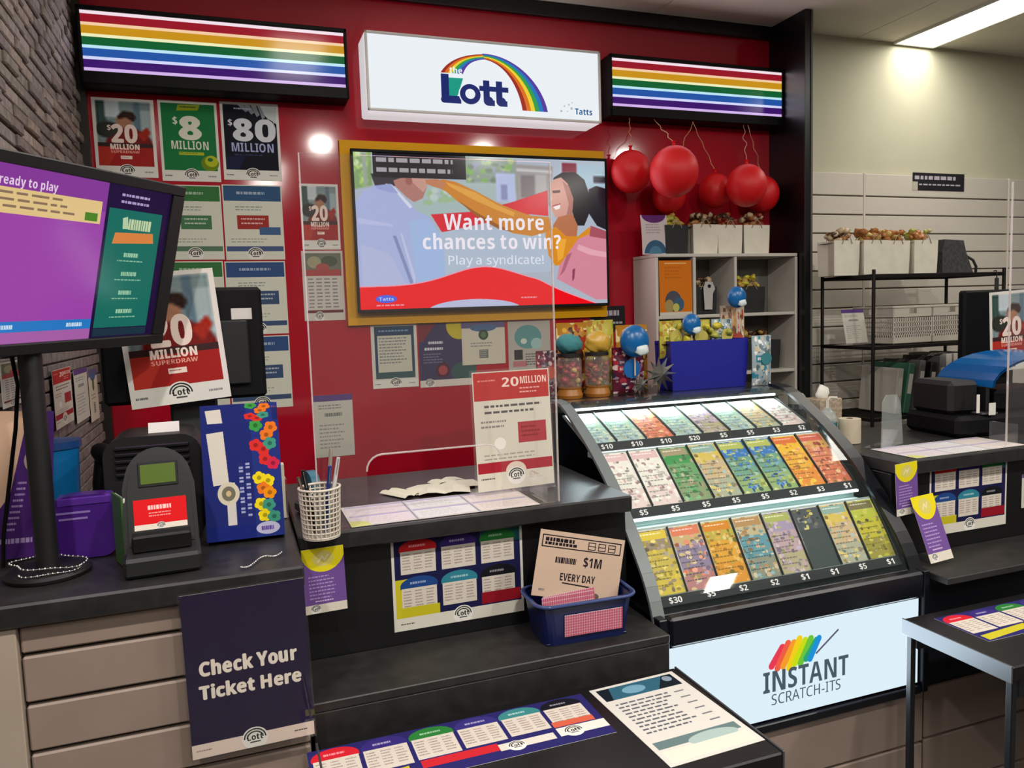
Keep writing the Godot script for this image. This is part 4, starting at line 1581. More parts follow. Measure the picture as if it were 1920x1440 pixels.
func build_display_case() -> void:
	var navy := mat("case_navy", Color(0.035, 0.045, 0.075), 0.35)
	var grey := mat("case_edge", Color(0.42, 0.45, 0.45), 0.45)
	var pale := mat("case_lining", Color(0.56, 0.63, 0.61), 0.5)
	var x0 := 0.900
	var x1 := 1.735
	var t := thing("ticket_display_case", "curved-front scratch ticket case with three lit tiers between two counters", "display case", Vector3(1.3175, 0, 1.2))
	var o := Vector3(1.3175, 0, 1.2)
	var back := 0.62
	span(t, "plinth", Vector3(x0 + 0.001, 0, 0.95) - o, Vector3(x1 - 0.001, 0.770, 1.486) - o, navy)
	span(t, "back_cabinet", Vector3(x0 + 0.001, 0, back) - o, Vector3(x1 - 0.001, 1.195, 0.900) - o, navy)
	span(t, "top_board", Vector3(x0 - 0.002, 1.196, back - 0.01) - o, Vector3(x1 + 0.002, 1.226, 0.925) - o, mat("case_top", Color(0.06, 0.07, 0.09), 0.3))
	# side cheeks, cut to the curve (drawn in z, y and turned to stand across x)
	for s in [[x0 + 0.013, 0.026, navy], [x1 - 0.019, 0.038, navy]]:
		var pts := []
		for p in case_curve(24, 0.006):
			pts.append(Vector2(-p.x, p.y))
		pts.append(Vector2(-1.4865, 0.700))
		pts.append(Vector2(-1.4865, 0.771))
		pts.append(Vector2(-0.901, 0.771))
		part(t, "side_cheek", prism(pts, s[1]), s[2], Vector3(s[0], 0, 0) - o, Vector3(0, PI / 2, 0))
		var rim := fresh()
		var cu := case_curve(24, 0.0)
		var w: float = s[1] + 0.006
		for i in 24:
			var a: Vector2 = cu[i]
			var b: Vector2 = cu[i + 1]
			var d := (b - a).normalized()
			var n := Vector2(-d.y, d.x)
			if n.y < 0:
				n = -n
			var lo := -0.005
			for e in [lo, 0.004]:
				quad(rim, Vector3(-w / 2, a.y + n.y * e, a.x + n.x * e), Vector3(w / 2, a.y + n.y * e, a.x + n.x * e), Vector3(w / 2, b.y + n.y * e, b.x + n.x * e), Vector3(-w / 2, b.y + n.y * e, b.x + n.x * e), Vector3(0, n.y, n.x) * (1.0 if e > 0 else -1.0))
			for k in [-1.0, 1.0]:
				quad(rim, Vector3(k * w / 2, a.y + n.y * lo, a.x + n.x * lo), Vector3(k * w / 2, b.y + n.y * lo, b.x + n.x * lo), Vector3(k * w / 2, b.y + n.y * 0.004, b.x + n.x * 0.004), Vector3(k * w / 2, a.y + n.y * 0.004, a.x + n.x * 0.004), Vector3(k, 0, 0))
		part(t, "edge_trim", rim.commit(), grey if s[0] < 1.2 else navy, Vector3(s[0], 0, 0) - o)
	# curved glass
	var gl := fresh()
	var gc := case_curve(24, 0.002)
	for i in 24:
		var a: Vector2 = gc[i]
		var b: Vector2 = gc[i + 1]
		var d := (b - a).normalized()
		var n := Vector3(0, absf(d.x), absf(d.y))
		quad(gl, Vector3(x0 + 0.024, a.y, a.x) - o, Vector3(x1 - 0.042, a.y, a.x) - o, Vector3(x1 - 0.042, b.y, b.x) - o, Vector3(x0 + 0.024, b.y, b.x) - o, n)
	part(t, "curved_glass", gl.commit(), glass("case_glass", Color(0.80, 0.93, 0.92), 0.015))
	# three sloping trays with a riser, price rail and light strip each: [top z, y, bottom z, y]
	var wi := x1 - x0 - 0.066
	var cx := (x0 + 0.022 + x1 - 0.040) / 2.0
	var tiers := [[0.925, 1.190, 1.094, 1.120, "price_top"], [1.138, 1.106, 1.286, 0.974, "price_mid"], [1.346, 0.943, 1.446, 0.794, "price_low"]]
	var lamp := glow("case_lamp", Color(0.88, 0.98, 1.0), 1.5)
	for i in 3:
		var q: Array = tiers[i]
		var a := Vector2(q[0], q[1])
		var b := Vector2(q[2], q[3])
		var d := b - a
		var ang := atan2(-d.y, d.x)
		part(t, "tray", cbox(wi, 0.006, d.length() + 0.012, 0.001), pale, Vector3(cx, (a.y + b.y) / 2 - 0.006, (a.x + b.x) / 2) - o, Vector3(ang, 0, 0))
		var pr := part(t, "price_rail", sheet_mesh(wi, 0.026, 0.0, 0.006), null, Vector3(cx, b.y - 0.004, b.x + 0.012) - o, Vector3(-0.62, 0, 0))
		dress_sheet(pr, q[4])
		pr.set_surface_override_material(1, mat("rail_black", Color(0.10, 0.10, 0.11), 0.4))
		if i < 2:
			var nx: Array = tiers[i + 1]
			span(t, "riser", Vector3(cx - wi / 2, nx[1] - 0.012, b.x - 0.004) - o, Vector3(cx + wi / 2, b.y - 0.016, b.x + 0.002) - o, pale)
			span(t, "tier_floor", Vector3(cx - wi / 2, nx[1] - 0.018, b.x - 0.004) - o, Vector3(cx + wi / 2, nx[1] - 0.012, nx[0] + 0.004) - o, pale)
		var lz: float = 0.940 if i == 0 else tiers[i - 1][2] + 0.020
		var ly: float = 1.204 if i == 0 else tiers[i - 1][3] - 0.020
		part(t, "light_tube", cbox(wi - 0.01, 0.007, 0.009, 0.001), lamp, Vector3(cx, ly, lz) - o)
		area_light("case_lamp_beam", Vector3(cx, ly - 0.008, lz + 0.006), Vector2(wi - 0.02, 0.008), [0.20, 0.10, 0.06][i], Color(0.90, 0.98, 1.0), Vector3(0, -1.0, 0.35))
	span(t, "front_fascia", Vector3(x0 + 0.028, 0.700, 1.487) - o, Vector3(x1 - 0.022, 0.772, 1.520) - o, navy, 0.006)
	span(t, "side_wing", Vector3(x0 - 0.002, 0.43, 1.487) - o, Vector3(x0 + 0.020, 0.772, 1.518) - o, navy)
	span(t, "side_wing", Vector3(x1 - 0.020, 0.43, 1.487) - o, Vector3(x1, 0.772, 1.518) - o, navy)
	span(t, "bottom_rail", Vector3(x0 + 0.022, 0.428, 1.487) - o, Vector3(x1 - 0.022, 0.450, 1.516) - o, navy)
	boards(t, x0 + 0.001 - o.x, x1 - 0.001 - o.x, [0.426, 0.274, 0.120, -0.034], 1.487 - o.z, grained("taupe_board", Color(0.56, 0.49, 0.445), 0.5, 0.03, 1.4))
	# the lit sign below the case
	var s := thing("illuminated_sign", "white backlit panel with a rainbow scribble below the scratch tickets", "sign", Vector3(1.3175, 0.5745, 1.488))
	part(s, "light_tray", cbox(0.786, 0.240, 0.012, 0.002), navy, Vector3(0, 0, 0.0065))
	dress_sheet(part(s, "lit_face", sheet_mesh(0.784, 0.238, 0.0, 0.003), null, Vector3(0, 0, 0.0165)), "scratch_sign", 1.02)
	area_light("scratch_sign_glow", Vector3(1.3175, 0.5745, 1.512), Vector2(0.77, 0.23), 0.45, Color(0.88, 0.95, 1.0), Vector3(0, 0, 1))
	# tickets, one pack to a slot
	var kinds := [["ticket_mint", "ticket_mint", "ticket_coral", "ticket_mint", "ticket_lilac", "ticket_mint", "ticket_sand", "ticket_white"],
		["ticket_white", "ticket_white", "ticket_green", "ticket_sand", "ticket_blue", "ticket_blue", "ticket_orange", "ticket_coral"],
		["ticket_gold", "ticket_plum", "ticket_amber", "ticket_sea", "ticket_lilac", "ticket_slate", "ticket_sand", "ticket_lime"]]
	var looks := {"ticket_mint": "pale mint", "ticket_coral": "coral and straw", "ticket_lilac": "lilac and olive", "ticket_sand": "sandy multicoloured", "ticket_white": "pale white and pink", "ticket_green": "green", "ticket_blue": "green and blue", "ticket_orange": "yellow and orange", "ticket_gold": "gold", "ticket_plum": "plum and red", "ticket_amber": "amber", "ticket_sea": "sea-blue and brown", "ticket_slate": "dark slate and yellow", "ticket_lime": "lime and black"}
	var rows := ["top", "middle", "bottom"]
	for i in 3:
		var q: Array = tiers[i]
		var a := Vector2(q[0], q[1])
		var b := Vector2(q[2], q[3])
		var d := b - a
		var ang := atan2(-d.y, d.x)
		for k in 8:
			var x := cx - wi / 2 + wi * (k + 0.5) / 8.0
			var kind: String = kinds[i][k]
			var w := wi / 8.0 - 0.006
			var ord: String = ["first", "second", "third", "fourth", "fifth", "sixth", "seventh", "eighth"][k]
			var tk := thing("scratch_ticket", "%s scratch ticket, %s from the grey-edged cheek in the %s tier" % [looks[kind], ord, rows[i]], "ticket", Vector3(x, (a.y + b.y) / 2, (a.x + b.x) / 2), 0.0, "scratch tickets in the %s tier" % rows[i])
			tk.rotation = Vector3(-PI / 2 + ang, 0, 0)
			var f := part(tk, "ticket_face", sheet_mesh(w, d.length() - 0.012, 0.003 if k % 2 else 0.0015, 0.0012), null, Vector3(0, 0, 0.0014))
			dress_sheet(f, kind)
			part(tk, "slot_divider", cbox(0.0016, d.length() - 0.010, 0.010, 0.0004), mat("divider_dark", Color(0.12, 0.14, 0.14), 0.4), Vector3(w / 2 + 0.003, 0, 0.004))


# ---------------------------------------------------------------- shelves

func build_cube_shelf() -> void:
	var white := grained("shelf_laminate", Color(0.76, 0.74, 0.70), 0.5, 0.02, 1.0)
	var t := thing("cube_shelf", "white cube shelf against the black side panel", "shelf", Vector3(2.04, 0, 0.10))
	var o := Vector3(2.04, 0, 0.10)
	var x := [1.685, 1.868, 2.076, 2.400]
	var ys := [0.06, 0.42, 0.70, 0.955, 1.205, 1.462, 1.722]
	span(t, "back_panel", Vector3(1.685, 0.0, 0.001) - o, Vector3(2.400, 1.722, 0.007) - o, mat("shelf_back", Color(0.42, 0.41, 0.39), 0.7))
	for i in 4:
		span(t, "side_panel" if i in [0, 3] else "divider", Vector3(x[i] - 0.007, 0.0, 0.008) - o, Vector3(x[i] + 0.007, 1.714, 0.200) - o, white)
	for y in ys:
		var cells := [[0, 3]] if y > 1.7 or y < 0.1 else [[0, 1], [1, 2], [2, 3]]
		for c in cells:
			var a: float = x[c[0]] - 0.007 if y > 1.7 else x[c[0]] + 0.0075
			var b: float = x[c[1]] + 0.007 if y > 1.7 else x[c[1]] - 0.0075
			if y < 0.1:
				continue
			span(t, "shelf_board", Vector3(a, y - 0.007, 0.008) - o, Vector3(b, y + 0.007, 0.199) - o, white)


# a paper carrier bag: tapered body with gusset folds, two cord handles, and what is packed in it
func gift_bag(label: String, at: Vector3, turn: float, w: float, h: float, d: float, m: Material, fill: Array, group: String, seed_: int, called := "gift_bag", handles := true) -> Node3D:
	var t := thing(called, label, "bag", at, turn, group)
	var st := fresh()
	var g := d * 0.14
	var ring := func(y: float, k: float) -> Array:
		return [Vector3(-w / 2 * k, y, -d / 2 * k), Vector3(w / 2 * k, y, -d / 2 * k), Vector3(w / 2 * k - g * k, y, 0), Vector3(w / 2 * k, y, d / 2 * k), Vector3(-w / 2 * k, y, d / 2 * k), Vector3(-w / 2 * k + g * k, y, 0)]
	var lv := [ring.call(0.0, 0.96), ring.call(h * 0.5, 1.0), ring.call(h, 1.02)]
	for i in 2:
		for k in 6:
			var a: Vector3 = lv[i][k]
			var b: Vector3 = lv[i][(k + 1) % 6]
			var c: Vector3 = lv[i + 1][(k + 1) % 6]
			var e: Vector3 = lv[i + 1][k]
			var n := (b - a).cross(e - a).normalized()
			var out := (a + b) / 2.0
			out.y = 0
			if n.dot(out) < 0:
				n = -n
			quad(st, a, b, c, e, n)
	for k in 4:
		tri(st, lv[0][0], lv[0][k + 1], lv[0][k + 2], Vector3.DOWN)
		tri(st, lv[2][0] - Vector3(0, h * 0.06, 0), lv[2][k + 1] - Vector3(0, h * 0.06, 0), lv[2][k + 2] - Vector3(0, h * 0.06, 0), Vector3.UP)
	part(t, "bag_body", st.commit(), m)
	if handles:
		for s in [-1, 1]:
			var pts := []
			for i in 9:
				var u := i / 8.0
				pts.append(Vector3(lerpf(-w * 0.2, w * 0.2, u), h * 0.9 + sin(PI * u) * h * 0.26, s * (d / 2 * 1.02 + 0.002)))
			part(t, "cord_handle", tube(pts, 0.0018, 5), mat("cord", Color(0.62, 0.56, 0.46), 0.7))
	var r := RandomNumberGenerator.new()
	r.seed = seed_
	for c in fill:
		for k in 11:
			var s := r.randf_range(0.009, 0.017)
			var f := blob(s * 1.3, s, s * 0.8, 0.6, r.randi() % 90, 8, 6)
			part(t, "packet", f, c, Vector3(r.randf_range(-0.36, 0.36) * w, h + r.randf_range(-0.004, 0.046), r.randf_range(-0.26, 0.26) * d), Vector3(r.randf() * 3, r.randf() * 3, 0))
	return t


func sweets(i: int) -> Material:
	return mat("wrap_%d" % i, [Color(0.66, 0.42, 0.20), Color(0.72, 0.60, 0.30), Color(0.55, 0.22, 0.16), Color(0.62, 0.62, 0.24), Color(0.74, 0.66, 0.52), Color(0.30, 0.20, 0.14), Color(0.80, 0.74, 0.22), Color(0.62, 0.16, 0.22)][i], 0.35)


func build_wire_rack() -> void:
	var steel := mat("dark_steel", Color(0.12, 0.105, 0.10), 0.45, 0.5)
	var t := thing("wire_rack", "dark steel wire rack standing against the slat wall", "rack", Vector3(2.92, 0, 0.35))
	var o := Vector3(2.92, 0, 0.35)
	var x0 := 2.545
	var x1 := 3.300
	var z0 := 0.20
	var z1 := 0.50
	for x in [x0, x1]:
		for z in [z0, z1]:
			part(t, "post", tube([Vector3(x, 0, z) - o, Vector3(x, 1.635, z) - o], 0.0075, 10), steel)
	for y in [1.612, 1.308, 1.000, 0.50]:
		for z in [z0, z1]:
			span(t, "shelf_rail", Vector3(x0, y - 0.012, z - 0.006) - o, Vector3(x1, y + 0.004, z + 0.006) - o, steel)
		for x in [x0, x1]:
			span(t, "side_rail", Vector3(x - 0.006, y - 0.012, z0) - o, Vector3(x + 0.006, y + 0.004, z1) - o, steel)
		for k in 13:
			var z := z0 + 0.022 + k * 0.0213
			part(t, "shelf_wire", tube([Vector3(x0, y, z) - o, Vector3(x1, y, z) - o], 0.0022, 5), steel)
		for k in 3:
			var x := x0 + (x1 - x0) * (k + 1) / 4.0
			part(t, "cross_wire", tube([Vector3(x, y - 0.003, z0) - o, Vector3(x, y - 0.003, z1) - o], 0.003, 5), steel)
	# white paper bags along the top
	var paper := grained("bag_paper", Color(0.88, 0.86, 0.79), 0.7, 0.05, 3.0)
	var where := ["at the rack corner by the black panel", "second along from the rack corner", "third along from the rack corner", "fourth along, beside the grey tool bag"]
	for i in 4:
		gift_bag("white bag of biscuits on the wire rack, " + where[i], Vector3(2.515 + i * 0.143, 1.617, 0.33 + (i % 2) * 0.02), 0.0, 0.137, 0.150, 0.10, paper, [sweets(0), sweets([4, 1, 0, 3][i]), sweets([5, 0, 1, 4][i])], "white bags on the wire rack", 30 + i)
	# grey bag at the right end
	var g := thing("tool_bag", "dark grey zipped bag at the end of the wire rack", "bag", Vector3(3.130, 1.616, 0.33))
	part(g, "bag_body", prism([Vector2(-0.085, 0), Vector2(0.105, 0), Vector2(0.055, 0.10), Vector2(0.040, 0.150), Vector2(-0.075, 0.155), Vector2(-0.090, 0.10)], 0.14), grained("grey_cloth", Color(0.22, 0.22, 0.22), 0.9, 0.15, 8.0))
	part(g, "zip", cbox(0.09, 0.004, 0.012, 0.001), mat("zip_metal", Color(0.7, 0.7, 0.68), 0.3, 0.8), Vector3(-0.02, 0.1555, 0.02))
	part(g, "strap", tube([Vector3(0.06, 0.09, 0.05), Vector3(0.10, 0.06, 0.07), Vector3(0.12, 0.03, 0.07), Vector3(0.13, 0.006, 0.06)], 0.006, 6), mat("grey_strap", Color(0.16, 0.16, 0.16), 0.8))
	var hs := thing("hanging_strap", "black strap hanging from the wire rack's top rail", "strap", Vector3(3.235, 1.600, 0.512))
	part(hs, "hook", tube([Vector3(0, 0.020, -0.012), Vector3(0, 0.022, 0.000), Vector3(0, 0.010, 0.004), Vector3(0, -0.012, 0.004)], 0.0025, 6), steel)
	part(hs, "webbing", cbox(0.022, 0.130, 0.006, 0.002), mat("grey_strap", Color(0.16, 0.16, 0.16), 0.8), Vector3(0, -0.076, 0.004))
	# slotted white baskets on the second shelf
	var plastic := mat("white_plastic", Color(0.74, 0.71, 0.66), 0.45)
	for i in 3:
		basket("white slotted plastic basket on the wire rack, " + ["nearest the leaflet holder", "in the middle of three", "beside the rear monitor"][i], Vector3([2.790, 3.015, 3.205][i], 1.313, 0.36), Vector3([0.215, 0.215, 0.140][i], 0.165, 0.23), plastic)
	# leaflet holder
	var lh := thing("leaflet_holder", "clear holder of purple-headed leaflets on the wire rack", "leaflet holder", Vector3(2.590, 1.313, 0.34), 0.12)
	part(lh, "clear_pocket", cbox(0.150, 0.110, 0.004, 0.001), glass("clear_acrylic", Color(0.9, 0.9, 0.9), 0.03), Vector3(0, 0.056, 0.030), Vector3(-0.2, 0, 0))
	part(lh, "foot", cbox(0.150, 0.004, 0.080, 0.001), glass("clear_acrylic", Color(0.9, 0.9, 0.9), 0.03), Vector3(0, 0.002, 0.0))
	sheet("leaflets with a purple band in the wire rack holder", "leaflet", "notice_sheet", 0.140, 0.150, Vector3(2.588, 1.395, 0.352), Vector3(-0.2, 0.12, 0), "", "leaflet")
	# folders standing on the lower shelf
	var fm := [mat("folder_white", Color(0.72, 0.70, 0.66), 0.6), mat("folder_green", Color(0.22, 0.42, 0.33), 0.5), mat("folder_grey", Color(0.38, 0.38, 0.37), 0.6), mat("folder_black", Color(0.10, 0.10, 0.11), 0.5)]
	var spec := [[2.72, 0, 0.10, 0.20], [2.77, 1, 0.16, 0.22], [2.84, 2, 0.12, 0.23], [2.91, 3, 0.10, 0.22], [2.97, 2, 0.06, 0.24], [3.02, 0, 0.0, 0.25], [3.065, 0, 0.0, 0.25], [3.11, 0, 0.0, 0.24], [3.155, 2, -0.03, 0.25], [3.20, 0, 0.0, 0.23]]
	var fl := ["leaning white folder at the left of the row", "leaning green folder", "leaning grey folder beside the green one", "leaning black folder", "grey folder touching the upright white ones", "first upright white folder", "second upright white folder", "third upright white folder", "tilted grey folder among white ones", "last upright white folder"]
	for i in spec.size():
		var s: Array = spec[i]
		var f := thing("document_folder", fl[i] + " on the wire rack's lower shelf", "folder", Vector3(s[0], 1.005, 0.36), 0.0, "folders on the wire rack")
		f.rotation.z = -s[2]
		part(f, "cover", cbox(0.034, s[3], 0.21, 0.003), fm[s[1]], Vector3(0, s[3] / 2 + 0.002, 0))
		part(f, "spine_label", cbox(0.022, s[3] * 0.4, 0.001, 0.0003), mat("label_white", Color(0.80, 0.79, 0.75), 0.6), Vector3(0, s[3] * 0.6, 0.1056))


# thin-walled basket whose sides are pierced by slots
func basket(label: String, at: Vector3, s: Vector3, m: Material) -> void:
	var t := thing("slotted_basket", label, "basket", at, 0.0, "white baskets on the wire rack")
	part(t, "floor_panel", cbox(s.x - 0.01, 0.004, s.z - 0.01, 0.001), m, Vector3(0, 0.002, 0))
	for side in 4:
		var along := s.x if side < 2 else s.z
		var st := fresh()
		var th := 0.004
		# rails and bars leave real slots; a hand hole stays open at the top
		add_cbox(st, Vector3(0, 0.022, 0), Vector3(along, 0.036, th), 0.001)
		add_cbox(st, Vector3(0, s.y * 0.74, 0), Vector3(along, 0.018, th), 0.001)
		add_cbox(st, Vector3(0, s.y - 0.005, 0), Vector3(along + 0.004, 0.010, th + 0.006), 0.002)
		for k in [-1, 1]:
			add_cbox(st, Vector3(k * (along * 0.25 + 0.010), s.y * 0.88, 0), Vector3(along * 0.5 - 0.022, s.y * 0.2, th), 0.001)
		var n := int(along / 0.012)
		for k in n + 1:
			add_cbox(st, Vector3(-along / 2 + along * k / n, s.y * 0.43, 0), Vector3(0.006, s.y * 0.52, th), 0.001)
		for j in 4:
			add_cbox(st, Vector3(0, 0.052 + j * 0.021, 0), Vector3(along, 0.006, th), 0.001)
		var off := Vector3(0, 0, (1 if side == 0 else -1) * s.z / 2) if side < 2 else Vector3((1 if side == 2 else -1) * s.x / 2, 0, 0)
		part(t, "slotted_side", st.commit(), m, off, Vector3.ZERO if side < 2 else Vector3(0, PI / 2, 0))


# ---------------------------------------------------------------- writing tables in front

func build_tables() -> void:
	var top := mat("table_black", Color(0.045, 0.043, 0.046), 0.35)
	var steel := mat("table_steel", Color(0.36, 0.37, 0.38), 0.35, 0.6)
	var dark := mat("table_leg", Color(0.05, 0.055, 0.07), 0.4)
	for q in [[0.105, 0.885, 1.600, 1.965, "black writing table in front of the serving counter"], [1.553, 2.70, 1.600, 1.895, "black writing table with grey metal edging right of the lit panel"]]:
		var o := Vector3((q[0] + q[1]) / 2, 0, (q[2] + q[3]) / 2)
		var t := thing("writing_table", q[4], "table", o)
		span(t, "table_top", Vector3(q[0], 0.664, q[2]) - o, Vector3(q[1], 0.698, q[3]) - o, top, 0.003)
		for e in [q[0] - 0.0025, q[1] + 0.0025]:
			span(t, "metal_edge", Vector3(e - 0.0022, 0.660, q[2]) - o, Vector3(e + 0.0022, 0.7005, q[3]) - o, steel, 0.001)
		for x in [q[0] + 0.014, q[1] - 0.014]:
			for z in [q[2] + 0.014, q[3] - 0.014]:
				span(t, "leg", Vector3(x - 0.008, 0, z - 0.008) - o, Vector3(x + 0.008, 0.663, z + 0.008) - o, dark, 0.002)
		for z in [q[2] + 0.014, q[3] - 0.014]:
			span(t, "apron", Vector3(q[0] + 0.026, 0.620, z - 0.008) - o, Vector3(q[1] - 0.026, 0.663, z + 0.008) - o, dark)
	span(get_node("writing_table_001"), "modesty_panel", Vector3(1.98, 0.05, 1.857) - Vector3(2.1265, 0, 1.7475), Vector3(2.66, 0.619, 1.869) - Vector3(2.1265, 0, 1.7475), dark)
	sheet("long navy strip of game panels on the left writing table", "game guide", "strip", 0.560, 0.162, Vector3(0.362, 0.6995, 1.708), Vector3(-PI / 2, 0, 0), "game guides on the writing tables", "game_guide")
	sheet("long navy strip of game panels on the metal-edged right table", "game guide", "strip", 0.560, 0.150, Vector3(1.900, 0.6995, 1.708), Vector3(-PI / 2, 0, 0), "game guides on the writing tables", "game_guide")
	sheet("white sheet of handwriting with a dark header at the left table's end", "sheet", "table_sheet", 0.206, 0.305, Vector3(0.772, 0.6995, 1.772), Vector3(-PI / 2, 0.04, 0), "", "information_sheet")


# ---------------------------------------------------------------- left counter

func build_left_counter_things() -> void:
	var black := matte_black()
	var satin := mat("satin_black", Color(0.05, 0.05, 0.052), 0.5)
	# tilted customer monitor on a post
	var rot := Vector3(deg_to_rad(15.39), deg_to_rad(57.04), deg_to_rad(0.86))
	var bs := Basis.from_euler(rot)
	var mid := Vector3(-0.113, 1.626, 1.225) + bs * Vector3(-0.300, 0, 0)
	var m := thing("customer_monitor", "tilted monitor with a purple screen on a black post", "monitor", mid)
	m.rotation = rot
	part(m, "screen", sheet_mesh(0.530, 0.298, 0.0, 0.003), null, Vector3(0, 0.0, 0.0005))
	dress_sheet(m.get_node("screen"), "kiosk", 0.92)
	part(m, "back_shell", cbox(0.596, 0.336, 0.030, 0.008), black, Vector3(0, 0, -0.019))
	for k in [-1, 1]:
		part(m, "bezel", cbox(0.600, 0.021, 0.014, 0.002), satin, Vector3(0, k * 0.1595, 0.000))
		part(m, "bezel", cbox(0.035, 0.298, 0.014, 0.002), satin, Vector3(k * 0.2825, 0, 0.000))
	var glow_at := mid + bs * Vector3(0, 0, 0.012)
	area_light("monitor_glow", glow_at, Vector2(0.52, 0.29), 0.10, Color(0.85, 0.55, 0.95), bs * Vector3(0, 0, 1))
	var base := ony(92, 1076, CT)
	var head := mid + bs * Vector3(0, -0.10, -0.062)
	var p := thing("monitor_stand", "black post on a flat base holding up the tilted monitor", "stand", Vector3(base.x, CT + 0.0005, base.z))
	part(p, "base_plate", lathe([[0.0, 0.0], [0.070, 0.0], [0.072, 0.006], [0.066, 0.011], [0.0, 0.011]], 32), satin)
	var up := head - Vector3(base.x, CT, base.z)
	part(p, "post", tube([Vector3(0, 0.010, 0), Vector3(0, up.y - 0.10, 0), Vector3(up.x * 0.4, up.y - 0.04, up.z * 0.4), up], 0.019, 14), mat("post_grey", Color(0.085, 0.085, 0.09), 0.45))
	single("power_cable", "thin black cable hanging from the tilted monitor", "cable", tube([mid + bs * Vector3(-0.06, -0.13, -0.040), Vector3(-0.372, 1.40, 1.43), Vector3(-0.385, 1.32, 1.415), Vector3(-0.405, 1.22, 1.405), Vector3(-0.425, 1.12, 1.395), Vector3(-0.432, CT + 0.006, 1.390)], 0.0035, 6), black)
	# bead chain round the post foot, with a second bit of chain by the leaflet box
	var chain := mat("bead_chain", Color(0.75, 0.75, 0.73), 0.25, 0.9)
	var cpts := []
	for i in 60:
		var a := TAU * i / 60.0 * 1.35 + 0.4
		var rr := 0.058 + 0.006 * sin(i * 0.7)
		cpts.append(Vector3(base.x + cos(a) * rr + 0.004, CT + 0.014 + (0.016 * maxf(0, sin(a * 0.5))), base.z + sin(a) * rr * 0.8 + 0.010))
	chain_of("bead_chain", "metal bead chain looped round the foot of the monitor post", cpts, chain)
	var c2 := []
	for i in 26:
		var u := i / 25.0
		var q := ony(lerpf(452, 528, u), lerpf(1064, 1034, u) + sin(u * 9.0) * 4.0, CT + 0.003)
		c2.append(q)
	chain_of("bead_chain", "short metal bead chain on the worktop before the leaflet box", c2, chain)
	ticket_checker()
	# lottery terminal seen from behind, with a poster stuck to its back
	var t := thing("staff_terminal", "black terminal screen turned away, a poster taped to its back", "terminal", Vector3(-0.105, CT + 0.0005, 1.10), 0.02)
	part(t, "screen_back", cbox(0.350, 0.262, 0.034, 0.012), black, Vector3(0, 0.402, 0.0))
	part(t, "rear_hump", cbox(0.20, 0.15, 0.014, 0.006), satin, Vector3(0.04, 0.38, 0.0235))
	part(t, "neck", cbox(0.105, 0.26, 0.030, 0.006), mat("terminal_grey", Color(0.16, 0.17, 0.17), 0.5), Vector3(0.010, 0.150, -0.034))
	part(t, "foot", cbox(0.20, 0.012, 0.16, 0.004), satin, Vector3(0.010, 0.006, -0.03))
	part(t, "maker_label", cbox(0.046, 0.026, 0.001, 0.0003), mat("label_white", Color(0.80, 0.79, 0.75), 0.6), Vector3(0.128, 0.470, 0.0178))
	sheet("red 20 million poster taped to the back of the black terminal", "poster", "twenty", 0.212, 0.300, Vector3(-0.128, CT + 0.420, 1.1340), Vector3(0, 0.02, 0.078), "", "poster")
	# ribbed ticket printer behind the checker
	var pr := thing("ticket_printer", "black ribbed ticket printer behind the ticket checker", "printer", Vector3(-0.168, CT + 0.0005, 1.250))
	var body := []
	for q in rrect(0.185, 0.225, 0.040):
		body.append(q + Vector2(0, 0.1125))
	part(pr, "housing", prism(body, 0.16), satin)
	for k in 5:
		part(pr, "rib", cbox(0.140, 0.007, 0.010, 0.002), mat("rib_black", Color(0.07, 0.07, 0.075), 0.35), Vector3(0, 0.150 + k * 0.0135, 0.084))
	part(pr, "paper_slip", cbox(0.060, 0.030, 0.001, 0.0003), mat("paper", Color(0.82, 0.81, 0.78), 0.7), Vector3(0.02, 0.232, 0.03), Vector3(-0.5, 0, 0))
	# leaflet box with flowers
	var lb := thing("leaflet_box", "navy leaflet box printed with bright flowers", "leaflet box", Vector3(0.003, CT + 0.0005, 1.372), -0.03)
	var tilt := Node3D.new()
	tilt.name = "holder"
	lb.add_child(tilt)
	tilt.rotation.x = -0.13
	dress_sheet(part(tilt, "printed_front", sheet_mesh(0.152, 0.240, 0.0, 0.0015), null, Vector3(0, 0.123, 0.030)), "leaflet_box")
	part(tilt, "box_body", cbox(0.152, 0.235, 0.056, 0.001), mat("navy_card", Color(0.09, 0.13, 0.36), 0.5), Vector3(0, 0.1205, 0.0))
	for k in 4:
		var lf := part(tilt, "leaflet", sheet_mesh(0.140, 0.13, 0.0, 0.0008), null, Vector3(0.004 * k - 0.006, 0.216, 0.020 - k * 0.012))
		dress_sheet(lf, "leaflet_box")
	# odds and ends behind the monitor post
	var st := thing("purple_standee", "purple and peach card leaning behind the monitor post", "standee", Vector3(-0.418, CT + 0.001, 1.335), 0.30)
	st.rotation.z = -0.10
	dress_sheet(part(st, "printed_card", sheet_mesh(0.105, 0.285, 0.004, 0.0015), null, Vector3(0, 0.150, 0.0), Vector3(-0.08, 0, 0)), "purple_standee")
	part(st, "card_strut", cbox(0.04, 0.16, 0.002, 0.0005), mat("paper", Color(0.82, 0.81, 0.78), 0.7), Vector3(0, 0.083, -0.032), Vector3(0.30, 0, 0))
	var pb := thing("purple_pouch", "shiny purple pouch beside the ticket checker", "pouch", Vector3(-0.292, CT + 0.001, 1.358), 0.0)
	var pp := []
	for q in rrect(0.106, 0.125, 0.026):
		pp.append(q + Vector2(0, 0.0625))
	part(pb, "pouch_body", prism(pp, 0.036), mat("purple_gloss", Color(0.26, 0.10, 0.47), 0.28))
	part(pb, "lid_flap", cbox(0.098, 0.020, 0.040, 0.004), mat("purple_flap", Color(0.32, 0.16, 0.55), 0.3), Vector3(0, 0.113, 0))
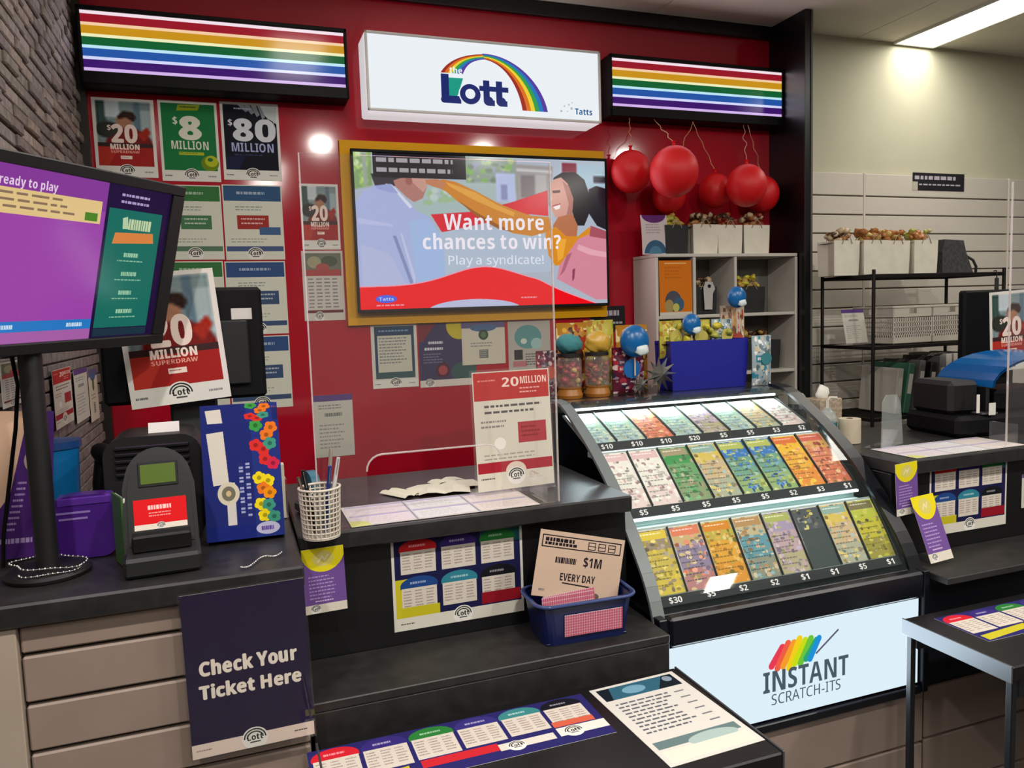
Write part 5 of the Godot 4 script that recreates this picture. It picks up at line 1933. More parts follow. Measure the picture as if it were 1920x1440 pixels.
	part(pb, "print_line", cbox(0.06, 0.004, 0.001, 0.0002), mat("lilac_ink", Color(0.55, 0.45, 0.72), 0.5), Vector3(-0.02, 0.092, 0.0185))
	part(pb, "print_line", cbox(0.05, 0.004, 0.001, 0.0002), mat("lilac_ink", Color(0.55, 0.45, 0.72), 0.5), Vector3(-0.02, 0.080, 0.0185))
	var gb := thing("green_booklet", "thin green booklet standing beside the ticket checker", "booklet", Vector3(-0.222, CT + 0.001, 1.46), 0.35)
	part(gb, "cover", cbox(0.004, 0.135, 0.07, 0.001), mat("green_card", Color(0.22, 0.36, 0.14), 0.5), Vector3(0, 0.068, 0))
	part(gb, "page_block", cbox(0.004, 0.132, 0.068, 0.001), mat("paper", Color(0.82, 0.81, 0.78), 0.7), Vector3(0.0042, 0.067, 0))
	var bb := thing("blue_tub", "bright blue plastic tub behind the monitor post", "tub", Vector3(-0.372, CT + 0.001, 1.190))
	part(bb, "tub_body", lathe([[0.0, 0.0], [0.040, 0.0], [0.047, 0.18], [0.050, 0.205], [0.049, 0.210], [0.0, 0.206]], 24), mat("blue_plastic", Color(0.05, 0.42, 0.66), 0.35))
	part(bb, "lid_rim", lathe([[0.050, 0.196], [0.053, 0.197], [0.053, 0.212], [0.0, 0.216]], 24), mat("blue_lid", Color(0.10, 0.26, 0.48), 0.35))
	var sc := thing("barcode_scanner", "black handheld scanner on a stand beside the blue tub", "scanner", Vector3(-0.305, CT + 0.001, 1.110), 0.5)
	part(sc, "stand_foot", lathe([[0.0, 0.0], [0.036, 0.0], [0.034, 0.012], [0.010, 0.018], [0.0, 0.018]], 20), satin)
	part(sc, "handle", tube([Vector3(0, 0.014, 0), Vector3(0, 0.10, 0.004), Vector3(0.006, 0.15, 0.010)], 0.014, 10), satin)
	part(sc, "scanner_head", blob(0.024, 0.020, 0.042, 0.0, 1, 14, 10), black, Vector3(0.008, 0.166, 0.022), Vector3(0.3, 0, 0))
	# hanging sign on the counter front
	var sg := thing("hanging_sign", "dark purple sign in a clear sleeve asking to check tickets", "sign", Vector3(-0.0085, 0.876, 1.6135))
	sg.rotation = Vector3(-0.015, 0.0, 0.012)
	dress_sheet(part(sg, "printed_card", sheet_mesh(0.212, 0.300, 0.0, 0.001), null), "check")
	part(sg, "clear_sleeve", cbox(0.218, 0.308, 0.0016, 0.0005), glass("sleeve", Color(0.9, 0.9, 0.9), 0.004), Vector3(0, 0, 0.0018))


func chain_of(called: String, label: String, pts: Array, m: Material) -> void:
	var t := thing(called, label, "chain")
	var st := fresh()
	for p in pts:
		add_blob(st, p, Vector3.ONE * 0.0024, 0.0, 1, 7, 5)
	st.generate_normals()
	part(t, "beads", st.commit(), m)
	part(t, "wire", tube(pts, 0.0008, 4), m)


func lcd() -> StandardMaterial3D:
	var m := glow("lcd_screen", Color(0.42, 0.52, 0.20), 0.35)
	m.albedo_color = Color(0.24, 0.30, 0.12)
	m.roughness = 0.2
	return m


func ticket_checker() -> void:
	var dark := mat("checker_grey", Color(0.125, 0.130, 0.130), 0.42)
	var black := mat("checker_black", Color(0.03, 0.03, 0.032), 0.4)
	var t := thing("ticket_checker", "dark grey ticket checker with green display and red label", "ticket checker", Vector3(-0.146, CT + 0.0005, 1.500), 0.06)
	# foot: block with a scanning slot in front
	part(t, "foot", cbox(0.130, 0.036, 0.120, 0.006), dark, Vector3(0, 0.0185, 0.0))
	part(t, "scan_window", cbox(0.100, 0.030, 0.012, 0.003), black, Vector3(0, 0.052, 0.020))
	# leaning body with an arched top
	var out := []
	for p in [[-0.064, 0.0], [0.064, 0.0], [0.062, 0.120]]:
		out.append(Vector2(p[0], p[1]))
	for i in 11:
		var a := deg_to_rad(10 + 160.0 * i / 10.0)
		out.append(Vector2(cos(a) * 0.058, 0.130 + sin(a) * 0.062))
	out.append(Vector2(-0.062, 0.120))
	var lean := Node3D.new()
	lean.name = "body"
	t.add_child(lean)
	lean.position = Vector3(0, 0.030, -0.010)
	lean.rotation.x = -0.20
	part(lean, "shell", prism(out, 0.052), dark, Vector3(0, 0, -0.010))
	var face := []
	for p in out:
		face.append((p - Vector2(0, 0.095)) * 0.87 + Vector2(0, 0.095))
	part(lean, "face_plate", prism(face, 0.004), mat("checker_face", Color(0.105, 0.110, 0.105), 0.5), Vector3(0, 0, 0.0175))
	part(lean, "display_frame", cbox(0.068, 0.046, 0.003, 0.001), black, Vector3(0, 0.142, 0.0205))
	part(lean, "display_screen", cbox(0.060, 0.036, 0.001, 0.0003), lcd(), Vector3(0, 0.142, 0.0226))
	dress_sheet(part(lean, "red_label", sheet_mesh(0.090, 0.056, 0.0, 0.0006), null, Vector3(0, 0.068, 0.0203)), "checker_label")
	part(lean, "lower_recess", cbox(0.098, 0.030, 0.002, 0.0005), black, Vector3(0, 0.022, 0.0205))


# ---------------------------------------------------------------- middle counter

func build_middle_counter_things() -> void:
	var acry := glass("screen_acrylic", Color(0.92, 0.90, 0.90), 0.012)
	# clear screen with a pass-through slot cut into its foot
	var x0 := 0.152
	var x1 := 0.707
	var sx0 := 0.257
	var sx1 := 0.567
	var y0 := CT + 0.0005
	var y1 := 1.843
	var sy := 1.203
	var t := thing("clear_screen", "tall clear acrylic screen with a pass-through slot on the middle counter", "screen", Vector3(0.43, y0, 1.382))
	var c := Vector2(0.43, y0)
	var pts := [Vector2(x0, y0) - c, Vector2(sx0, y0) - c]
	for i in 6:
		var a := deg_to_rad(180.0 - 90.0 * i / 5.0)
		pts.append(Vector2(sx0 + 0.035 + cos(a) * 0.035, sy - 0.035 + sin(a) * 0.035) - c)
	for i in 6:
		var a := deg_to_rad(90.0 - 90.0 * i / 5.0)
		pts.append(Vector2(sx1 - 0.035 + cos(a) * 0.035, sy - 0.035 + sin(a) * 0.035) - c)
	pts += [Vector2(sx1, y0) - c, Vector2(x1, y0) - c, Vector2(x1, y1) - c, Vector2(x0, y1) - c]
	part(t, "clear_pane", prism(pts, 0.005), acry)
	var edge := glass("cut_edge", Color(0.90, 0.86, 0.84), 0.45)
	part(t, "polished_edge", cbox(0.003, y1 - y0, 0.006, 0.001), edge, Vector3(x0 - c.x - 0.0018, (y1 - y0) / 2, 0))
	part(t, "polished_edge", cbox(0.003, y1 - y0, 0.006, 0.001), edge, Vector3(x1 - c.x + 0.0018, (y1 - y0) / 2, 0))
	var slot := []
	for p in pts.slice(1, 15):
		slot.append(Vector3(p.x, p.y, 0.0))
	part(t, "slot_edge", tube(slot.slice(1, 13), 0.0022, 6), edge)
	for x in [x0 + 0.03, x1 - 0.03]:
		part(t, "foot_block", cbox(0.012, 0.060, 0.090, 0.002), glass("clear_acrylic", Color(0.9, 0.9, 0.9), 0.03), Vector3(x - c.x, 0.030, -0.050))
	# playslip mat and loose slips
	sheet("pale laminated playslip mat in front of the clear screen slot", "mat", "slip_mat", 0.440, 0.185, Vector3(0.437, CT + 0.0012, 1.298), Vector3(-PI / 2, 0, 0), "", "playslip_mat")
	var paper := mat("slip_paper", Color(0.84, 0.83, 0.74), 0.7)
	var sl := [["white folded slip lying behind the clear screen, nearest the pen cup", Vector3(0.38, CT + 0.003, 1.130), Vector2(0.060, 0.10), 0.5], ["long white slip lying behind the clear screen", Vector3(0.50, CT + 0.004, 1.120), Vector2(0.19, 0.085), 0.10], ["white slip overlapping the long one", Vector3(0.485, CT + 0.006, 1.165), Vector2(0.13, 0.075), -0.25], ["crumpled receipt beside the leaflet stand", Vector3(0.52, CT + 0.004, 1.05), Vector2(0.09, 0.05), 0.3]]
	for s in sl:
		var st := fresh()
		var n := 6
		for i in n:
			var u0: float = (float(i) / n - 0.5) * s[2].x
			var u1: float = (float(i + 1) / n - 0.5) * s[2].x
			var h0 := 0.006 * absf(sin(i * 1.1))
			var h1 := 0.006 * absf(sin((i + 1) * 1.1))
			var d: float = s[2].y / 2
			for k in [0.0, -0.0008]:
				quad(st, Vector3(u0, h0 + k, -d), Vector3(u1, h1 + k, -d), Vector3(u1, h1 + k, d), Vector3(u0, h0 + k, d), Vector3(h0 - h1, u1 - u0, 0).normalized() * (1.0 if k == 0.0 else -1.0))
			quad(st, Vector3(u0, h0, d), Vector3(u1, h1, d), Vector3(u1, h1 - 0.0008, d), Vector3(u0, h0 - 0.0008, d), Vector3(0, 0, 1))
		single("paper_slip", s[0], "paper slip", st.commit(), paper, s[1], Vector3(0, s[3], 0), "loose slips behind the clear screen")
	# leaflet stand
	var ls := thing("leaflet_stand", "clear acrylic stand behind the clear screen, holding a red-banded leaflet", "leaflet stand", Vector3(0.652, CT + 0.0005, 1.235), 0.06)
	var clear := glass("clear_acrylic", Color(0.9, 0.9, 0.9), 0.03)
	part(ls, "back_plate", cbox(0.220, 0.312, 0.003, 0.001), clear, Vector3(0, 0.157, 0.0), Vector3(-0.06, 0, 0))
	part(ls, "foot_plate", cbox(0.220, 0.003, 0.085, 0.001), clear, Vector3(0, 0.0015, -0.030))
	sheet("leaflet with red bands in the acrylic counter stand", "leaflet", "holder_sheet", 0.210, 0.297, Vector3(0.6525, CT + 0.160, 1.2385), Vector3(-0.06, 0.06, 0), "", "leaflet")
	# pen cup of white mesh
	var cup := thing("pen_cup", "white wire mesh pen cup between the two counters", "pen cup", Vector3(0.150, CT + 0.0005, 1.430))
	var wm := mat("white_wire", Color(0.80, 0.77, 0.70), 0.4)
	part(cup, "cup_floor", lathe([[0.0, 0.0], [0.038, 0.0], [0.038, 0.003], [0.0, 0.003]], 24), wm)
	var mesh_st := fresh()
	for k in 26:
		var a := TAU * k / 26.0
		add_tube(mesh_st, [Vector3(cos(a) * 0.037, 0.002, sin(a) * 0.037), Vector3(cos(a) * 0.042, 0.104, sin(a) * 0.042)], 0.0017, 5)
	for j in 11:
		var y := 0.004 + j * 0.0100
		var r := 0.037 + 0.005 * y / 0.104
		var ring := []
		for k in 27:
			ring.append(Vector3(cos(TAU * k / 26.0) * r, y, sin(TAU * k / 26.0) * r))
		add_tube(mesh_st, ring, 0.0017 if j < 10 else 0.0028, 5)
	part(cup, "wire_mesh", mesh_st.commit(), wm)
	var pens := [["black pen in the wire cup", Color(0.05, 0.05, 0.06), -0.16, 0.10, 0.145], ["brown pen in the wire cup", Color(0.32, 0.24, 0.14), -0.22, -0.10, 0.125], ["blue pen in the wire cup", Color(0.10, 0.20, 0.46), 0.10, 0.14, 0.150], ["white pen in the wire cup", Color(0.75, 0.75, 0.73), 0.20, -0.06, 0.160], ["thin beige pen in the wire cup", Color(0.55, 0.52, 0.45), 0.14, -0.18, 0.175]]
	for p in pens:
		var pn := thing("pen", p[0], "pen", Vector3(0.150 + p[2] * 0.06, CT + 0.005, 1.430 + p[3] * 0.06), 0.0, "pens in the wire cup")
		pn.rotation = Vector3(p[3], 0, -p[2])
		part(pn, "barrel", lathe([[0.0, 0.0], [0.001, 0.0], [0.0042, 0.014], [0.0042, p[4] - 0.02], [0.0038, p[4]], [0.0, p[4]]], 10), mat("pen_" + p[0].get_slice(" ", 0), p[1], 0.35))
		part(pn, "clip", cbox(0.0016, 0.034, 0.0016, 0.0003), mat("zip_metal", Color(0.7, 0.7, 0.68), 0.3, 0.8), Vector3(0, p[4] - 0.020, 0.0052))
	# clear box holder beside the cup with slips
	var hb := thing("slip_holder", "small clear holder of blank slips beside the leaflet box", "slip holder", Vector3(0.066, CT + 0.0005, 1.225))
	part(hb, "clear_box", cbox(0.060, 0.090, 0.040, 0.002), clear, Vector3(0, 0.046, 0))
	part(hb, "slip_stack", cbox(0.052, 0.125, 0.026, 0.001), paper, Vector3(0, 0.0625, 0))
	# teal tape dispenser behind the cup
	var td := thing("tape_dispenser", "small teal tape dispenser behind the pen cup", "tape dispenser", Vector3(0.150, CT + 0.0005, 1.225), 0.3)
	part(td, "base", cbox(0.045, 0.026, 0.11, 0.006), mat("grey_plastic", Color(0.30, 0.30, 0.31), 0.5), Vector3(0, 0.0135, 0))
	part(td, "tape_roll", lathe([[0.018, -0.010], [0.036, -0.010], [0.036, 0.010], [0.018, 0.010], [0.018, -0.010]], 24), mat("teal_tape", Color(0.16, 0.38, 0.46), 0.4), Vector3(0, 0.066, 0), Vector3(0, 0, PI / 2))
	# leaflets and guide on the counter fronts
	taped("poster of six game panels on the black counter below the clear screen", "games", 735, 995, 981, 1166, 1.3715, "game guides on the counter fronts", "game guide", "game_guide")
	var lf := ony(612, 1000, 1.01)
	sheet("yellow and purple leaflet hanging below the pen cup", "leaflet", "yellow_leaflet", 0.087, 0.140, Vector3(0.1515, 0.952, 1.416), Vector3(0, 0, 0.02), "", "leaflet")
	# basket with a handwritten card
	build_basket()


func build_basket() -> void:
	var blue := glass("blue_basket", Color(0.06, 0.13, 0.42), 0.86)
	var bm := mat("blue_tub_plastic", Color(0.045, 0.09, 0.28), 0.3)
	var at := Vector3(0.712, 0.763, 1.468)
	var t := thing("blue_basket", "blue plastic basket with a pink checked front on the bag ledge", "basket", at, -0.04)
	# rounded tapered tub: wall rings of a rounded rectangle
	var st := fresh()
	var lv := [[0.0, 0.90], [0.086, 1.0], [0.090, 1.06], [0.096, 1.06], [0.096, 1.0]]
	for i in lv.size() - 1:
		var a := rrect(0.228 * lv[i][1], 0.130 * lv[i][1], 0.030)
		var b := rrect(0.228 * lv[i + 1][1], 0.130 * lv[i + 1][1], 0.030)
		for k in a.size():
			var k2 := (k + 1) % a.size()
			var p := Vector3(a[k].x, lv[i][0], a[k].y)
			var q := Vector3(a[k2].x, lv[i][0], a[k2].y)
			var r := Vector3(b[k2].x, lv[i + 1][0], b[k2].y)
			var s := Vector3(b[k].x, lv[i + 1][0], b[k].y)
			var n := (q - p).cross(s - p).normalized()
			if n.dot(Vector3(p.x, 0, p.z)) < 0:
				n = -n
			quad(st, p, q, r, s, n)
	part(t, "tub_wall", st.commit(), bm)
	part(t, "tub_floor", cbox(0.195, 0.003, 0.108, 0.001), bm, Vector3(0, 0.0025, 0))
	part(t, "rim_band", tube(ring3(0.242, 0.144, 0.034, 0.094), 0.004, 6), mat("rim_clear", Color(0.22, 0.28, 0.46), 0.2))
	dress_sheet(part(t, "checked_label", sheet_mesh(0.140, 0.050, 0.0, 0.001), null, Vector3(0.012, 0.044, 0.0655), Vector3(0.06, 0, 0)), "check_cloth")
	for k in 5:
		var sp := single("entry_slip", "pink entry slip in the blue basket", "slip", sheet_mesh(0.130, 0.075, 0.0, 0.001), null, at + Vector3(-0.03 + 0.008 * k, 0.060, 0.020 - k * 0.012), Vector3(-0.1 - 0.04 * k, 0.04 * k, 0.02 * k), "pink slips in the blue basket")
		dress_sheet(sp, "check_cloth")
	var cd := sheet("handwritten cardboard card leaning in the blue basket", "card", "cardboard", 0.218, 0.150, at + Vector3(0.012, 0.146, -0.012), Vector3(-0.14, 0.0, -0.25), "", "cardboard_card")
	cd.set_surface_override_material(1, mat("card_back", Color(0.62, 0.52, 0.44), 0.8))


func ring3(w: float, d: float, r: float, y: float) -> Array:
	var out := []
	for p in rrect(w, d, r):
		out.append(Vector3(p.x, y, p.y))
	out.append(out[0])
	return out


# ---------------------------------------------------------------- right counter

func build_right_counter_things() -> void:
	var black := matte_black()
	var satin := mat("satin_black", Color(0.05, 0.05, 0.052), 0.5)
	var clear := glass("clear_acrylic", Color(0.9, 0.9, 0.9), 0.03)
	# lottery terminal with a blue hood
	var t := thing("lottery_terminal", "black lottery terminal under a curved blue hood", "terminal", Vector3(2.38, CT + 0.0005, 1.125), -0.12)
	part(t, "base_unit", cbox(0.66, 0.070, 0.24, 0.014), black, Vector3(0.14, 0.0355, 0))
	for s in [-0.054, 0.474]:
		part(t, "hood_post", cbox(0.014, 0.092, 0.20, 0.003), satin, Vector3(s, 0.116, 0))
	part(t, "printer_block", cbox(0.115, 0.110, 0.18, 0.014), satin, Vector3(-0.125, 0.126, -0.01))
	part(t, "reader_block", cbox(0.24, 0.075, 0.16, 0.012), black, Vector3(0.12, 0.108, 0.0))
	part(t, "ticket_slip", cbox(0.026, 0.040, 0.002, 0.0005), mat("paper", Color(0.82, 0.81, 0.78), 0.7), Vector3(-0.06, 0.090, 0.122))
	part(t, "ticket_slip", cbox(0.012, 0.060, 0.002, 0.0005), mat("paper", Color(0.82, 0.81, 0.78), 0.7), Vector3(-0.115, 0.110, 0.122))
	part(t, "key_pad", cbox(0.060, 0.006, 0.050, 0.002), mat("grey_plastic", Color(0.30, 0.30, 0.31), 0.5), Vector3(-0.06, 0.074, 0.09))
	var hood := fresh()
	var n := 14
	for i in n:
		for e in [[0.0, 1.0], [-0.008, -1.0]]:
			var a0 := PI * i / n
			var a1 := PI * (i + 1) / n
			var f := func(a: float, z: float) -> Vector3: return Vector3(-cos(a) * (0.27 + e[0]), 0.155 + sin(a) * (0.105 + e[0]), z)
			quad(hood, f.call(a0, -0.12), f.call(a1, -0.12), f.call(a1, 0.12), f.call(a0, 0.12), Vector3(-cos((a0 + a1) / 2), sin((a0 + a1) / 2), 0) * e[1])
	part(t, "hood", hood.commit(), mat("blue_hood", Color(0.04, 0.36, 0.62), 0.16), Vector3(0.21, 0.004, 0))
	# second staff screen with a jackpot poster on its back
	var m := thing("staff_terminal", "dark screen with a jackpot poster on its back behind the blue hood", "terminal", Vector3(2.785, CT + 0.0005, 0.925), -0.08)
	part(m, "screen_back", cbox(0.46, 0.300, 0.036, 0.012), black, Vector3(0, 0.330, 0.0))
	part(m, "neck", cbox(0.09, 0.20, 0.03, 0.006), satin, Vector3(0, 0.105, -0.030))
	part(m, "foot", cbox(0.22, 0.012, 0.08, 0.004), satin, Vector3(0, 0.006, -0.015))
	sheet("red 20 million poster taped to the dark screen behind the blue hood", "poster", "twenty", 0.212, 0.300, Vector3(2.775, CT + 0.325, 0.9450), Vector3(0, -0.08, 0.05), "", "poster")
	# clear screen
	var cs := thing("clear_screen", "clear acrylic screen standing on the right counter before the blue hood", "screen", Vector3(2.51, CT + 0.0005, 1.372))
	part(cs, "clear_pane", cbox(0.62, 0.79, 0.005, 0.001), glass("screen_acrylic", Color(0.92, 0.90, 0.90), 0.012), Vector3(0, 0.395, 0))
	part(cs, "polished_edge", cbox(0.003, 0.79, 0.006, 0.001), glass("cut_edge", Color(0.90, 0.86, 0.84), 0.45), Vector3(-0.312, 0.395, 0))
	part(cs, "foot_block", cbox(0.012, 0.060, 0.090, 0.002), clear, Vector3(-0.26, 0.030, -0.050))
	var dv := thing("clear_divider", "small round-cornered clear divider beside the display case", "divider", Vector3(1.905, CT + 0.0005, 1.22), 0.35)
	part(dv, "pane", prism([Vector2(-0.07, 0), Vector2(0.075, 0), Vector2(0.055, 0.13), Vector2(0.030, 0.160), Vector2(-0.040, 0.165), Vector2(-0.065, 0.145)], 0.004), glass("divider_pane", Color(0.86, 0.90, 0.88), 0.14))
	part(dv, "foot", cbox(0.145, 0.003, 0.05, 0.001), clear, Vector3(0, 0.0015, -0.028))
	sheet("pale laminated playslip mat on the right counter", "mat", "slip_mat", 0.440, 0.170, Vector3(2.035, CT + 0.0012, 1.310), Vector3(-PI / 2, 0, 0), "", "playslip_mat")
	taped("poster of six game panels on the right counter front", "games", 1743, 860, 1887, 994, 1.3735, "game guides on the counter fronts", "game guide", "game_guide")
	sheet("yellow and purple leaflet hanging from the right worktop by the case", "leaflet", "yellow_leaflet", 0.080, 0.150, Vector3(1.762, 0.972, 1.4125), Vector3(0, 0, 0.06), "yellow leaflets by the right counter", "leaflet")
	sheet("yellow and purple leaflet leaning on the right bag ledge", "leaflet", "yellow_leaflet", 0.086, 0.185, Vector3(1.815, 0.862, 1.450), Vector3(-0.35, 0, 0.06), "yellow leaflets by the right counter", "leaflet")
	sheet("small white card on the bag ledge right of the game poster", "card", "notice_sheet", 0.075, 0.105, Vector3(2.305, 0.900, 1.3745), Vector3(0, 0, 0), "", "card")
	# hand sanitiser, tissue roll and jar beyond the case
	var hs := thing("sanitiser_bottle", "clear pump bottle with a teal label beside the display case", "bottle", Vector3(1.800, CT + 0.0005, 1.06))
	part(hs, "bottle", lathe([[0.0, 0.0], [0.027, 0.0], [0.029, 0.005], [0.029, 0.080], [0.020, 0.100], [0.011, 0.106], [0.011, 0.114], [0.0, 0.114]], 20), glass("bottle_clear", Color(0.8, 0.88, 0.88), 0.25))
	part(hs, "label_band", lathe([[0.0295, 0.016], [0.0298, 0.016], [0.0298, 0.066], [0.0295, 0.066]], 20), mat("teal_label", Color(0.14, 0.42, 0.48), 0.4))
	part(hs, "pump", tube([Vector3(0, 0.112, 0), Vector3(0, 0.138, 0), Vector3(0.008, 0.145, 0.002), Vector3(0.030, 0.143, 0.008)], 0.005, 8), mat("white_plastic", Color(0.74, 0.71, 0.66), 0.45))
	var tr := thing("paper_roll", "roll of till paper standing beside the pump bottle", "paper roll", Vector3(1.853, CT + 0.0005, 1.10))
	part(tr, "paper", lathe([[0.010, 0.0], [0.034, 0.0], [0.034, 0.078], [0.010, 0.078], [0.010, 0.0]], 24), mat("roll_paper", Color(0.74, 0.69, 0.60), 0.8))
	part(tr, "core", lathe([[0.008, 0.001], [0.010, 0.001], [0.010, 0.079], [0.008, 0.079], [0.008, 0.001]], 16), mat("core_card", Color(0.42, 0.34, 0.26), 0.8))
	var bx := thing("tissue_box", "beige patterned tissue box behind the pump bottle", "box", Vector3(1.868, CT + 0.0005, 0.960), 0.1)
	part(bx, "carton", cbox(0.100, 0.130, 0.080, 0.003), grained("carton", Color(0.66, 0.58, 0.48), 0.7, 0.25, 14.0), Vector3(0, 0.0655, 0))
	part(bx, "tissue", blob(0.030, 0.026, 0.012, 0.6, 7, 12, 8), mat("tissue_white", Color(0.84, 0.83, 0.80), 0.9), Vector3(0, 0.146, 0))
	var jr := thing("dark_jar", "dark jar with a white lid behind the display case", "jar", Vector3(1.778, CT + 0.0005, 0.94))
	part(jr, "jar_body", lathe([[0.0, 0.0], [0.030, 0.0], [0.032, 0.01], [0.032, 0.10], [0.026, 0.115], [0.0, 0.115]], 20), mat("jar_dark", Color(0.10, 0.10, 0.16), 0.2))
	part(jr, "lid", lathe([[0.0, 0.116], [0.028, 0.116], [0.028, 0.140], [0.020, 0.150], [0.0, 0.151]], 20), mat("white_plastic", Color(0.74, 0.71, 0.66), 0.45))


# ---------------------------------------------------------------- paper on the walls

func build_wall_posters() -> void:
	var z := 0.0018
	taped("red jackpot poster reading 20 million beside the stone wall", "twenty", 176, 185, 292, 332, z, "jackpot posters under the light box")
	taped("green jackpot poster reading 8 million", "eight", 300, 190, 410, 340, z, "jackpot posters under the light box")
	taped("black jackpot poster reading 80 million", "eighty", 416, 193, 525, 338, z, "jackpot posters under the light box")
	for r in [[308, 417, 420, 531, 347, 487, "top"], [314, 422, 425, 538, 490, 627, "middle"], [320, 428, 431, 546, 630, 766, "bottom"]]:
		taped("game sheet with a green header in the %s row of the grid" % r[6], "green_sheet", r[0], r[4], r[1], r[5], z, "game sheets in a grid on the red wall")
		taped("game sheet with a blue header in the %s row of the grid" % r[6], "blue_sheet" if r[6] == "top" else "navy_sheet", r[2], r[4], r[3], r[5], z, "game sheets in a grid on the red wall")
	taped("small red jackpot poster beside the yellow surround", "twenty", 564, 345, 636, 468, z)
	taped("sheet with a photo strip and number table, under the small jackpot poster", "winners_sheet", 568, 470, 645, 601, z)
	taped("pale notice with a purple top low on the red wall", "notice_sheet", 590, 740, 663, 856, z)
	taped("white text sheet with a dark teal border under the television", "teal_sheet", 697, 607, 783, 727, z)
	taped("dark purple poster with a yellow disc under the television", "space_sheet", 786, 605, 892, 724, z)
	taped("small white sheet with a green seal stuck over the purple poster", "seal_sheet", 866, 603, 947, 683, z + 0.002)
	taped("pale card with a teal figure under the television", "teal_card", 953, 602, 1032, 692, z)
	taped("little dark card with a pale edge under the television's corner", "name_strip", 1107, 574, 1172, 622, z)
	taped("black name strip with white letters on the slat wall", "name_strip", 1711, 325, 1808, 358, 0.0215)
	# sheets pinned to the stone wall, turned to face across the counter
	for s in [[2, 52, 676, 760, "white sheet pinned to the stone wall nearest the counter end", "winners_sheet"], [101, 136, 690, 800, "white sheet with a red foot pinned to the stone wall", "holder_sheet"], [141, 166, 690, 790, "narrow white notice pinned to the stone wall", "notice_sheet"], [168, 184, 690, 790, "pink-edged sheet pinned to the stone wall beside the red wall", "seal_sheet"]]:
		var a := onx(s[0], (s[2] + s[3]) / 2.0, -0.4335)
		var b := onx(s[1], (s[2] + s[3]) / 2.0, -0.4335)
		var u := onx((s[0] + s[1]) / 2.0, s[2], -0.4335)
		var d := onx((s[0] + s[1]) / 2.0, s[3], -0.4335)
		sheet(s[4], "sheet", s[5], absf(a.z - b.z), u.y - d.y, Vector3(-0.4335, (u.y + d.y) / 2, (a.z + b.z) / 2), Vector3(0, PI / 2, 0), "sheets pinned to the stone wall", "pinned_sheet")


# ---------------------------------------------------------------- merchandise

